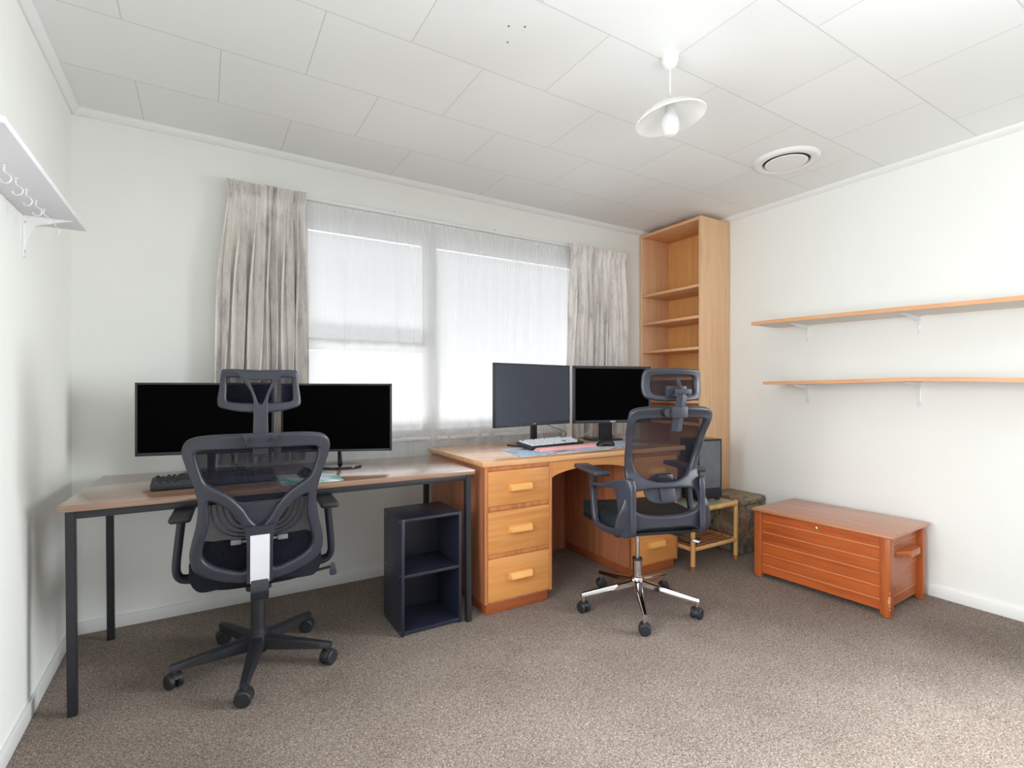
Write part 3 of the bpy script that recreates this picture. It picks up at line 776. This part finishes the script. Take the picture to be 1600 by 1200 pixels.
mouse('small black mouse on the teal mouse pad', (.385, 2.40, .735), 5)
mouse('black mouse on the pastel desk mat beside the wrist rest', (2.13, 2.39, .765), 62)
# cables
def cable(label, pts, rad, mat, n=8):
    o = link('cable', tube(bmesh.new(), smooth_path(pts, n), rad, 8), mat); return tag(o, label, 'cable')
cable('thin black cable drooping behind the dark grey monitor', [(1.86, 2.68, .90), (2.0, 2.74, .86), (2.12, 2.78, .82), (2.13, 2.80, .79), (2.13, 2.84, .7665), (2.12, 2.88, .7665)], .0022, M['cable_black'])
cable('thin white cable looping up behind the black-screened monitor', [(2.16, 2.84, .766), (2.26, 2.84, .768), (2.31, 2.82, .79), (2.36, 2.80, .82), (2.37, 2.775, .86), (2.37, 2.765, .89)], .003, M['cable_white'])
cable('black keyboard cable trailing across the pastel desk mat', [(1.86, 2.60, .775), (1.98, 2.66, .768), (2.10, 2.70, .768), (2.15, 2.66, .768), (2.17, 2.74, .766), (2.12, 2.84, .766)], .0022, M['cable_black'])
cable('thin cable hanging from the far left monitor', [(.10, 2.71, .86), (.11, 2.74, .82), (.13, 2.75, .76), (.16, 2.76, .7335), (.2, 2.78, .7335)], .002, M['cable_black'])

# ------------------------------------------------------------------ chest
r = empty('storage_chest', (3.07, 1.51, 0), 2.4, label='low orange-brown wooden storage chest against the right wall', cat='chest')
# local frame: x into the wall, y along the wall
X0, X1, Y0, Y1 = -.233, .222, -.348, .348
P_ = .045
for sx in (0, 1):
    for sy in (0, 1):
        xx = X0 if sx == 0 else X1-P_; yy = Y0 if sy == 0 else Y1-P_
        g = link('corner_post', B(xx, xx+P_, yy, yy+P_, .012, .388, .003, 3), M['chest_z'], r)
        bm = bmesh.new(); lathe(bm, [(0, 0), (.018, 0), (.024, .004), (.024, .012), (0, .013)], 20, Matrix.Translation((xx+P_/2, yy+P_/2, 0)))
        link('foot', bm, M['chest_z'], g)
zs = [.028, .079, .143, .208, .272, .336, .388]
def boards(x0, x1, y0_, y1_, mat, name):
    bm = bmesh.new()
    for a, c in zip(zs, zs[1:]): box(bm, x0, x1, y0_, y1_, a+.0012, c-.0012, .0012, 1)
    o = link(name, bm, mat, r, smooth=False)
    g = bmesh.new(); ix = .0003
    for z in zs[1:-1]: box(g, x0+ix, x1-ix, y0_+ix, y1_-ix, z-.0015, z+.0015)
    link('groove', g, M['groove'], o)
boards(X0+.010, X0+.024, Y0+P_, Y1-P_, M['chest_y'], 'front_panel')
boards(X1-.024, X1-.010, Y0+P_, Y1-P_, M['chest_y'], 'back_panel')
boards(X0+P_, X1-P_, Y0+.026, Y0+.038, M['chest_x'], 'end_panel')
boards(X0+P_, X1-P_, Y1-.038, Y1-.026, M['chest_x'], 'end_panel')
link('base_board', B(X0+.03, X1-.03, Y0+.04, Y1-.04, .03, .04), M['chest_x'], r)
link('lid', B(X0-.010, X1+.018, Y0-.014, Y1+.014, .388, .406, .007, 4), M['chest_top'], r)
bm = prism(bmesh.new(), [(-.105, Y0+.026), (-.03, Y0-.020), (.085, Y0-.020), (.135, Y0+.026)], .268, .300, 'z', .003)
link('handle', bm, M['chest_x'], r)
bm = prism(bmesh.new(), [(-.11, Y1-.026), (-.02, Y1+.022), (.10, Y1+.022), (.15, Y1-.026)], .268, .300, 'z', .003)
link('handle', bm, M['chest_x'], r)
bm = bmesh.new(); lathe(bm, [(0, 0), (.008, 0), (.009, .002), (.006, .004), (0, .004)], 20, Matrix.Translation((X0+.010, -.0, .362)) @ Matrix.Rotation(-PI/2, 4, 'Y'))
link('keyhole_plate', bm, M['brass'], r)
bm = bmesh.new()
for z, a in ((.10, .012), (.082, .016), (.062, .008), (.125, .006), (.045, .006)):
    box(bm, X0-.0004, X0+.002, Y0+.002, Y0+.002+a*.5, z-a*.7, z+a*.7, .0003)
    box(bm, X0+.0015, X0+.0015+a*.4, Y0-.0004, Y0+.002, z-a*.6, z+a*.6, .0003)
link('scuff_mark', bm, M['scuff'], r)

# ------------------------------------------------------------------ ottoman
r = empty('storage_ottoman', (3.23, 2.255, 0), label='mottled brown and green velvet storage cube wedged beside the bookcase', cat='ottoman')
link('body', B(3.094, 3.362, 2.113, 2.397, .004, .325, .006, 2), M['camo'], r, world=True)
bm = B(3.088, 3.366, 2.106, 2.400, .318, .378, .024, 5); link('padded_lid', bm, M['camo'], r, world=True)

# ------------------------------------------------------------------ bamboo side table
r = empty('bamboo_table', (2.775, 2.24, 0), label='bamboo side table with a slatted lower shelf beside the desk', cat='side table')
px0, px1, py0, py1 = 2.572, 2.993, 2.09, 2.375
def cane(p, q_, rr, nodes=3, seed=0):
    P, Q = Vector(p), Vector(q_); pts = []; rs = []
    n = 24
    nd = [(k+1+.2*math.sin(seed*3+k))/(nodes+1) for k in range(nodes)]
    for i in range(n+1):
        t = i/n; pts.append(P+(Q-P)*t)
        rs.append(rr*(1+.10*sum(math.exp(-((t-a)/.018)**2) for a in nd)))
    return tube(bmesh.new(), pts, rs, 14)
for i, (x, y) in enumerate(((px0, py0), (px1, py0), (px0, py1), (px1, py1))):
    g = link('leg', cane((x, y, 0), (x, y, .385), .0145, 2, i), M['bamboo'], r, world=True)
    bm = bmesh.new(); cyl(bm, (x, y, 0), (x, y, .028), .0152, 16); link('foot_cap', bm, M['bamboo_dark'], g, world=True)
for zz, rr, nm in ((.365, .0155, 'top_rail'), (.128, .013, 'lower_rail')):
    link(nm, cane((px0, py0, zz), (px1, py0, zz), rr, 2, 1), M['bamboo'], r, world=True)
    link(nm, cane((px0, py1, zz), (px1, py1, zz), rr, 2, 2), M['bamboo'], r, world=True)
    link(nm, cane((px0, py0, zz), (px0, py1, zz), rr, 1, 3), M['bamboo'], r, world=True)
    link(nm, cane((px1, py0, zz), (px1, py1, zz), rr, 1, 4), M['bamboo'], r, world=True)
for i in range(8):
    y = py0+.03+i*.032
    link('slat', cane((px0+.005, y, .136), (px1-.005, y, .136), .0065, 2, i), M['bamboo_dark'], r, world=True)
link('glass_top', B(px0+.008, px1-.008, py0+.008, py1-.008, .372, .379, .002), M['seat_glass'], r, world=True)
# PC tower
r = empty('computer_tower', (2.852, 2.18, .3805), -9, label='black computer tower with a glass panel standing on the bamboo side table', cat='computer')
w, d, hh = .098, .175, .405
link('case', B(-w, w, 0.004, d, .014, hh, .004), M['black_gloss'], r)
bm = B(-w, w, -.002, .006, hh-.012, hh, .001); box(bm, -w, w, -.002, .006, .014, .085, .001); box(bm, w-.010, w, -.002, .006, .085, hh-.012, .001); box(bm, -w, -w+.01, -.002, .006, .085, hh-.012, .001)
link('front_frame', bm, M['black_soft'], r)
link('glass_panel', B(-w+.01, w-.010, -.001, .0035, .085, hh-.012), plain('grey_smoked_panel', rgb(98, 104, 110), .12, var=.15, nscale=12), r)
for x in (-w+.02, w-.02):
    for y in (.02, d-.02):
        bm = B(x-.014, x+.014, y-.012, y+.012, 0, .015, .002); link('foot', bm, M['black_soft'], r)
# adapter
r = empty('power_adapter', (2.66, 2.14, .1440), 20, label='black power adapter lying on the bamboo table lower shelf', cat='power adapter')
link('case', B(-.045, .045, -.02, .02, 0, .024, .005), M['black_gloss'], r)
link('white_sticker', B(.005, .03, -.0206, -.019, .006, .018), M['white_label'], r)
link('cord', tube(bmesh.new(), smooth_path([(-.045, 0, .012), (-.062, .01, .012), (-.06, .05, .012), (-.03, .09, .014), (.02, .12, .012), (.05, .17, .012)], 6), .003, 8), M['cable_black'], r)

# ------------------------------------------------------------------ office chairs
def caster(parent, x, y, ang, ztop, rr=.029, stem=M['black_soft']):
    bm = bmesh.new(); R = Matrix.Translation((x, y, 0)) @ Matrix.Rotation(ang, 4, 'Z')
    for s in (-1, 1):
        lathe(bm, [(0, 0), (rr*.55, 0), (rr*.8, s*.002), (rr, s*.006), (rr, s*.018), (rr*.82, s*.022), (0, s*.022)], 28,
              R @ Matrix.Translation((0, s*.0035, rr)) @ Matrix.Rotation(-PI/2, 4, 'X'))
    o = link('caster', bm, M['black_soft'], parent)
    # hood over the wheels
    hb = bmesh.new(); t = bmesh.new(); ro, w2 = rr+.0025, .009
    arc = [(ro*math.cos(a), ro*math.sin(a)+rr) for a in [math.radians(k) for k in range(20, 201, 15)]]
    arc2 = [((rr-.012)*math.cos(a), (rr-.012)*math.sin(a)+rr) for a in [math.radians(k) for k in range(200, 19, -15)]]
    prism(t, arc+arc2, -.012, .012, 'y', .002)
    bm_merge(hb, t, R)
    cyl(hb, R @ Vector((.0, 0, 2*rr-.004)), R @ Vector((.0, 0, ztop)), .0055, 12)
    return o, hb
def base(parent, angs, r_end, zh, zt, hub_r, wh, wt, mat, rr, chrome=False):
    """five arms, each a part carrying its caster"""
    for k, a in enumerate(angs):
        a = math.radians(a); c, s = math.cos(a), math.sin(a)
        bm = bmesh.new(); n = 10; rings = []
        for i in range(n+1):
            t = i/n; rad = hub_r*.6+(r_end-hub_r*.6)*t
            wdt = wh+(wt-wh)*t; top = zh+(zt-zh)*(t**.9)
            th = (.052*(1-t)+.020*t) if not chrome else (.030*(1-t)+.018*t)
            cen = Vector((rad*c, rad*s, 0)); nn = Vector((-s, c, 0))
            prof = [(-1, -th), (-.95, -.006), (-.6, 0), (.6, 0), (.95, -.006), (1, -th)]
            rings.append([bm.verts.new(cen+nn*(u_*wdt/2)+Vector((0, 0, top+z_))) for u_, z_ in prof])
        for i in range(n):
            for j in range(6): bm.faces.new((rings[i][j], rings[i][(j+1) % 6], rings[i+1][(j+1) % 6], rings[i+1][j]))
        bm.faces.new(rings[0]); bm.faces.new(list(reversed(rings[-1])))
        bmesh.ops.recalc_face_normals(bm, faces=bm.faces)
        x, y = (r_end-.012)*c, (r_end-.012)*s
        cyl(bm, (x, y, zt-.004), (x, y, zt-(.030 if not chrome else .040)), .013 if not chrome else .0085, 16)
        arm = link('base_arm', bm, mat, parent, angle=40)
        ca = a+PI/2+.5*math.sin(k*2.3+1)
        o, hood = caster(arm, x, y, ca, zt-.03, rr)
        link('caster_hood', hood, M['black_soft'], arm)

# ---- chair 1: high-backed black mesh chair seen from behind
C1 = empty('office_chair', (.19, 2.315, 0), -3.5, label='black mesh office chair with a Y-shaped back at the long table', cat='office chair')
def S1(x, z): return -.262-.22*(z-.45)+.5*x*x
def bend(Sf, off=0.0):
    def f(u, v, w):
        e = 1e-3; dz = (Sf(u, v+e)-Sf(u, v-e))/(2*e); dx = (Sf(u+e, v)-Sf(u-e, v))/(2*e)
        n = Vector((-dx, 1, -dz)).normalized(); p = Vector((u, Sf(u, v), v))
        return p+n*(w+off)
    return f
outer = sym([(0, .425), (.06, .428), (.12, .442), (.175, .468), (.205, .495), (.216, .54), (.21, .59), (.196, .65), (.188, .72), (.194, .775), (.208, .825), (.222, .872), (.231, .912), (.225, .942), (.203, .96), (.15, .968), (.06, .970), (0, .970)])
uh = sym([(0, .641), (.012, .644), (.03, .665), (.055, .71), (.097, .758), (.144, .79), (.165, .808), (.18, .85), (.190, .9), (.183, .914), (.165, .918), (.09, .919), (0, .919)])
lh = [(.04, .474), (.105, .484), (.155, .51), (.178, .545), (.170, .6), (.158, .65), (.156, .69), (.158, .738), (.145, .738), (.12, .725), (.086, .69), (.062, .652), (.048, .612), (.04, .56)]
bf = link('back_frame', plate(outer, [uh, lh, mirror(lh)], .026, .009, bend(S1)), M['black_plastic'], C1, angle=50)
inner = sym([(0, .44), (.12, .458), (.19, .50), (.2, .545), (.18, .70), (.185, .79), (.21, .88), (.20, .945), (.1, .955), (0, .955)])
link('mesh_panel', plate(inner, [], .0012, .0003, bend(S1, .009)), M['mesh'], bf, angle=60)
# spine down to the mechanism, with its white cover
bm = bmesh.new()
prism(bm, [(-.046, .64), (.046, .64), (.042, .56), (.042, .425), (-.042, .425), (-.042, .56)], 0, .02, 'y')
bmesh.ops.translate(bm, verts=bm.verts, vec=(0, -.012, 0))
for v in bm.verts: v.co.y += S1(0, v.co.z)-.012
box(bm, -.03, .03, -.285, -.02, .362, .40, .006); box(bm, -.03, .03, -.285, -.262, .362, .44, .006)
link('spine', bm, M['black_plastic'], C1)
bm = bmesh.new(); n = 10
for i in range(n):
    z0 = .424+(.607-.424)*i/n; z1 = .424+(.607-.424)*(i+1)/n
for_ = bmesh.new(); R0 = []
for i in range(n+1):
    z = .424+(.607-.424)*i/n; yy = S1(0, z)-.028+.004*((i/n-.5)*2)**2
    R0.append([for_.verts.new((x, yy+dy, z)) for x, dy in ((-.031, .006), (-.031, 0), (.031, 0), (.031, .006))])
for i in range(n):
    for j in range(4): for_.faces.new((R0[i][j], R0[i][(j+1) % 4], R0[i+1][(j+1) % 4], R0[i+1][j]))
for_.faces.new(R0[0]); for_.faces.new(list(reversed(R0[-1]))); bmesh.ops.recalc_face_normals(for_, faces=for_.faces)
o = link('spine_cover', for_, M['white_label'], C1); o['label'] = 'white rectangular cover on the lower spine'
# lumbar support: ribs on both sides of a solid centre
bm = bmesh.new()
for k in range(4):
    w_ = .150-.016*k; z0 = .598+.013*k
    pts = [(s*w_*math.sin(t*PI/2)**.8 if t > 0 else 0, 0, z0+.125*(1-math.cos(t*PI/2))**1.35) for s in (1,) for t in [i/10 for i in range(11)]]
    for s in (-1, 1):
        tube(bm, [Vector((s*x, S1(x, z)+.003, z)) for x, _, z in pts], .0068, 8, sy=.5)
ctr = sym([(0, .60), (.035, .61), (.05, .66), (.075, .70), (.10, .735), (.04, .722), (0, .718)])
bm2 = plate(ctr, [], .006, .002, bend(S1, .004), cut=.03); bm_merge(bm, bm2)
link('lumbar_support', bm, M['black_plastic'], C1, angle=50)
for s in (-1, 1):
    bm = bmesh.new(); cyl(bm, (s*.04, S1(0, .583), .583), (s*.07, S1(0, .583)+.004, .583), .005, 12); box(bm, s*.058-.012*(s < 0)*0, s*.058+s*.034, S1(0, .58)-.008, S1(0, .58)+.012, .575, .592, .003)
    link('lumbar_knob', bm, M['knob_grey'], C1)
# headrest
def SH(x, z): return -.385-.10*(z-1.1)*(z-1.1)*8+.9*x*x
ho = sym([(0, 1.041), (.06, 1.045), (.105, 1.055), (.124, 1.064), (.128, 1.085), (.122, 1.13), (.117, 1.178), (.108, 1.189), (.06, 1.189), (0, 1.187)])
hi = sym([(0, 1.074), (.06, 1.076), (.094, 1.080), (.102, 1.09), (.101, 1.125), (.100, 1.155), (.09, 1.162), (0, 1.160)])
hf = link('headrest_frame', plate(ho, [hi], .020, .007, bend(SH), cut=.025), M['black_plastic'], C1, angle=50)
hm = sym([(0, 1.06), (.08, 1.066), (.112, 1.08), (.108, 1.17), (.05, 1.176), (0, 1.176)])
link('headrest_mesh', plate(hm, [], .0012, .0003, bend(SH, .006), cut=.025), M['mesh'], hf, angle=60)
def ST(x, z):
    t = (z-.96)/(1.18-.96); return (S1(0, .955)-.022)*(1-t)+(SH(0, 1.17)-.016)*t+.35*x*x
so = sym([(0, .93), (.022, .93), (.022, 1.06), (.026, 1.10), (.042, 1.135), (.060, 1.160), (.074, 1.180), (.05, 1.180), (0, 1.179)])
shl = sym([(0, 1.070), (.007, 1.074), (.020, 1.112), (.034, 1.148), (.028, 1.154), (0, 1.153)])
link('headrest_stem', plate(so, [shl], .012, .003, bend(ST), cut=.03, sm=3), M['black_plastic'], C1, angle=50)
bk = sym([(0, .923), (.034, .925), (.044, .936), (.052, .955), (.056, .972), (0, .972)])
g = link('stem_bracket', plate(bk, [], .022, .004, lambda u, v, w: Vector((u, S1(u, v)-.024+w, v)), cut=0, sm=0), M['black_plastic'], C1, angle=50)
for s in (-.036, .036):
    bm = bmesh.new(); cyl(bm, (s, S1(0, .945)-.042, .947), (s, S1(0, .945)-.02, .947), .0065, 14)
    link('screw', bm, M['black_gloss'], g)
link('stem_slider', B(-.024, .024, -.36, -.345, .895, .935, .003), M['black_soft'], C1)
# seat
def cushion(x, y0_, y1_, z0, z1, mat, parent, nm='seat', droop=.02):
    t = bmesh.new(); bmesh.ops.create_cube(t, size=2); bmesh.ops.subdivide_edges(t, edges=t.edges[:], cuts=14, use_grid_fill=True)
    for v in t.verts:
        u, w_, q_ = v.co
        p = 3.4; L = (abs(u)**p+abs(w_)**p)**(1/p); mx = max(abs(u), abs(w_), 1e-6)
        f = mx/max(L, 1e-6); u2, w2 = u*f, w_*f
        e = max(abs(u2), abs(w2)); edge = (1-max(0, e-.82)/.18*.55 if e > .82 else 1)
        zc = (z0+z1)/2; hz = (z1-z0)/2
        z = zc+q_*hz*math.sqrt(max(.05, 1-max(0, e-.80)**2/.045)) if e > .8 else zc+q_*hz
        v.co = Vector((u2*x, (y0_+y1_)/2+w2*(y1_-y0_)/2, z-droop*max(0, w2)**3+.010*u2*u2))
    return link(nm, t, mat, parent, angle=60)
cushion(.235, -.235, .235, .386, .478, M['fabric'], C1)
link('seat_pan', B(-.17, .17, -.15, .18, .376, .398, .006), M['black_soft'], C1)
link('control_mechanism', B(-.045, .045, -.13, .10, .340, .380, .010), M['black_soft'], C1)
bm = bmesh.new(); cyl(bm, (0, 0, .14), (0, 0, .35), .0275, 28); link('gas_lift', bm, M['black_soft'], C1)
bm = bmesh.new(); lathe(bm, [(0, .052), (.034, .052), (.046, .075), (.046, .108), (.036, .122), (.030, .128), (.028, .15), (0, .15)], 32); link('hub', bm, M['black_soft'], C1)
base(C1, [189, 260, 332, 44, 117], .300, .121, .086, .045, .052, .028, M['black_soft'], .029)
# arms
for s in (-1, 1):
    pts = [(s*.10, -.04, .402), (s*.20, -.05, .402), (s*.252, -.06, .408), (s*.270, -.07, .430), (s*.272, -.085, .47), (s*.262, -.11, .56), (s*.250, -.135, .655)]
    bm = tube(bmesh.new(), smooth_path(pts, 6), .019, 14, sy=.75, up=(1, 0, .05))
    a_ = link('armrest', bm, M['black_plastic'], C1, angle=60)
    link('arm_pad', B(s*.248-.034, s*.248+.034, -.235, .03, .655, .678, .010, 3), M['black_soft'], a_)
bm = bmesh.new(); tube(bm, [(.06, -.06, .375), (.2, -.11, .378), (.262, -.13, .392)], .0055, 10); lv = link('lever', bm, M['black_soft'], C1)
bm = prism(bmesh.new(), [(-.006, .022), (.006, .022), (.015, -.016), (.012, -.028), (-.012, -.028), (-.015, -.016)], -.004, .004, 'y', .002)
bmesh.ops.translate(bm, verts=bm.verts, vec=(.272, -.14, .388)); link('lever_tag', bm, M['black_plastic'], lv)

# ---- chair 2: black mesh chair on a chrome base at the wooden desk
C2 = empty('office_chair', (1.90, 1.89, 0), -18, label='black mesh office chair on a chrome base at the wooden desk', cat='office chair')
def S2(x, z):
    pts = [(.42, -.262), (.50, -.290), (.58, -.300), (.66, -.285), (.74, -.256), (.80, -.264), (.90, -.298), (1.0, -.345), (1.06, -.372)]
    if z <= pts[0][0]: y = pts[0][1]
    elif z >= pts[-1][0]: y = pts[-1][1]
    else:
        for (a, ya), (c, yc) in zip(pts, pts[1:]):
            if a <= z <= c:
                t = (z-a)/(c-a); t = t*t*(3-2*t)*.5+t*.5; y = ya+(yc-ya)*t; break
    return y+.62*x*x
outer2 = sym([(0, .490), (.06, .490), (.11, .487), (.17, .474), (.215, .456), (.238, .47), (.242, .51), (.23, .56), (.205, .62), (.188, .68), (.184, .74), (.190, .82), (.196, .89), (.203, .95), (.207, .99), (.202, 1.018), (.18, 1.033), (.14, 1.040), (.07, 1.043), (0, 1.043)])
uh2 = sym([(0, .692), (.05, .695), (.105, .715), (.14, .755), (.158, .82), (.167, .89), (.172, .95), (.172, .978), (.155, .988), (.09, .992), (0, .994)])
lh2 = sym([(0, .543), (.08, .546), (.14, .560), (.168, .585), (.170, .62), (.15, .652), (.09, .664), (0, .666)])
bf = link('back_frame', plate(outer2, [uh2, lh2], .028, .009, bend(S2), cut=.025), M['black_plastic'], C2, angle=50)
in2 = sym([(0, .68), (.06, .685), (.12, .71), (.155, .75), (.172, .82), (.182, .9), (.186, .97), (.17, 1.0), (.09, 1.005), (0, 1.005)])
link('mesh_panel', plate(in2, [], .0012, .0003, bend(S2, .008), cut=.025), M['mesh_fine'], bf, angle=60)
lu = sym([(0, .598), (.05, .602), (.085, .62), (.10, .655), (.09, .695), (.05, .722), (0, .727)])
bm = plate(lu, [], .012, .004, bend(S2, .030), cut=.03); bm2 = B(-.022, .052, -.012, .012, .605, .725, .003)
for v in bm2.verts: v.co.y += S2(0, v.co.z)+.020
bm_merge(bm, bm2); link('lumbar_support', bm, M['black_plastic'], C2, angle=50)
# headrest
def SH2(x, z): return -.345+.05*(z-1.14)+1.2*x*x-3*(z-1.14)**2
ho = sym([(0, 1.066), (.06, 1.067), (.11, 1.074), (.138, 1.088), (.146, 1.12), (.145, 1.16), (.140, 1.192), (.125, 1.208), (.06, 1.212), (0, 1.213)])
hi = sym([(0, 1.09), (.07, 1.092), (.098, 1.10), (.108, 1.12), (.108, 1.16), (.10, 1.178), (.06, 1.183), (0, 1.183)])
hf = link('headrest_frame', plate(ho, [hi], .022, .008, bend(SH2), cut=.025), M['black_plastic'], C2, angle=50)
hm = sym([(0, 1.08), (.08, 1.082), (.12, 1.10), (.118, 1.18), (.06, 1.195), (0, 1.197)])
link('headrest_mesh', plate(hm, [], .0012, .0003, bend(SH2, .006), cut=.025), M['mesh_fine'], hf, angle=60)
bm = bmesh.new()
stem_p = [(0, -.368, .935), (0, -.385, 1.00), (0, -.405, 1.06), (0, -.415, 1.105)]
tube(bm, smooth_path(stem_p, 4), .026, 4, sy=.28, up=(0, 1, .3))
st = link('headrest_stem', bm, M['black_plastic'], C2, angle=30)
bm = B(-.040, .040, -.425, -.400, 1.098, 1.122, .004); box(bm, -.040, -.026, -.42, -.36, 1.09, 1.12, .003); box(bm, .026, .040, -.42, -.36, 1.09, 1.12, .003)
box(bm, -.05, .05, -.372, -.350, 1.085, 1.135, .004)
cyl(bm, (0, -.41, 1.11), (0, -.372, 1.165), .010, 12)
link('headrest_hinge', bm, M['black_plastic'], C2)
bm = B(-.042, .034, -.405, -.365, .995, 1.045, .004); link('stem_bracket', bm, M['black_plastic'], C2)
bm = bmesh.new(); cyl(bm, (-.055, -.398, 1.018), (-.055, -.362, 1.018), .020, 20); kk = link('stem_knob', bm, M['black_soft'], C2)
cushion(.245, -.245, .260, .445, .522, M['teal_fabric'], C2)
link('seat_shell', B(-.215, .215, -.22, .22, .432, .450, .008), M['black_soft'], C2)
link('control_mechanism', B(-.06, .06, -.10, .10, .405, .436, .008), M['black_soft'], C2)
# arms: looped side frame, post and pad
def arm_fn(s):
    def f(u, v, w):
        t = max(0, min(1, (-.06-u)/.24))
        return Vector((s*(0.262-.088*t*t+w), u, v))
    return f
ao = [(-.298, .710), (-.22, .700), (-.12, .675), (-.03, .672), (-.022, .655), (-.035, .60), (-.06, .50), (-.085, .470), (-.13, .455), (-.20, .450), (-.302, .457), (-.308, .58)]
ah = [(-.065, .640), (-.13, .653), (-.20, .664), (-.226, .652), (-.240, .58), (-.246, .495), (-.20, .480), (-.12, .485), (-.090, .505)]
for s in (-1, 1):
    a_ = link('armrest', plate(ao, [ah], .030, .009, arm_fn(s), cut=.03, sm=3), M['black_plastic'], C2, angle=50)
    bm = B(s*.262-.013, s*.262+.013, -.068, -.018, .64, .712, .004); link('arm_post', bm, M['black_soft'], a_)
    link('arm_pad', B(s*.258-.040, s*.258+.040, -.155, .13, .708, .732, .009, 3), M['black_plastic'], a_)
bm = bmesh.new(); cyl(bm, (0, 0, .25), (0, 0, .41), .0115, 20); cyl(bm, (0, 0, .345), (0, 0, .349), .0125, 20)
link('gas_lift_rod', bm, M['chrome'], C2)
bm = bmesh.new(); cyl(bm, (0, 0, .16), (0, 0, .248), .0235, 28); link('gas_lift_sleeve', bm, M['chrome'], C2)
bm = bmesh.new(); lathe(bm, [(.012, .246), (.025, .246), (.026, .252), (.025, .257), (.012, .258)], 28, cap=False); link('lift_collar', bm, M['black_soft'], C2)
bm = bmesh.new(); lathe(bm, [(0, .092), (.026, .092), (.028, .1), (.028, .145), (.034, .152), (.032, .162), (.022, .166), (0, .166)], 32); link('hub', bm, M['chrome'], C2)
base(C2, [177.5, 249.5, 321.5, 33.5, 105.5], .300, .150, .096, .040, .036, .022, M['chrome'], .027, chrome=True)
for x0, x1, y0_, y1_, z1 in ((.05, .185, -.06, -.20, .392), (.05, .265, .03, .0, .405)):
    bm = bmesh.new(); tube(bm, [(x0, y0_, .425), (x1, y1_, z1)], [.007, .006], 10); lv = link('lever', bm, M['black_soft'], C2)
    d = (Vector((x1, y1_, z1))-Vector((x0, y0_, .425))).normalized()
    bm = bmesh.new(); p = Vector((x1, y1_, z1)); tube(bm, [p, p+d*.02, p+d*.035], [.007, .010, .006], 10); link('lever_tip', bm, M['silver'], lv)

# old screw holes in the ceiling, filled and painted over
for px, py in ((.918, 1.533), (.968, 1.506), (.957, 1.606)):
    bm = bmesh.new(); lathe(bm, [(0, -.0005), (.004, -.0006), (.0045, 0), (0, 0)], 10, Matrix.Translation((px, py, 2.4)))
    o = link('screw_hole', bm, M['hole'], ceil); 
print('objects', len(COL.objects))
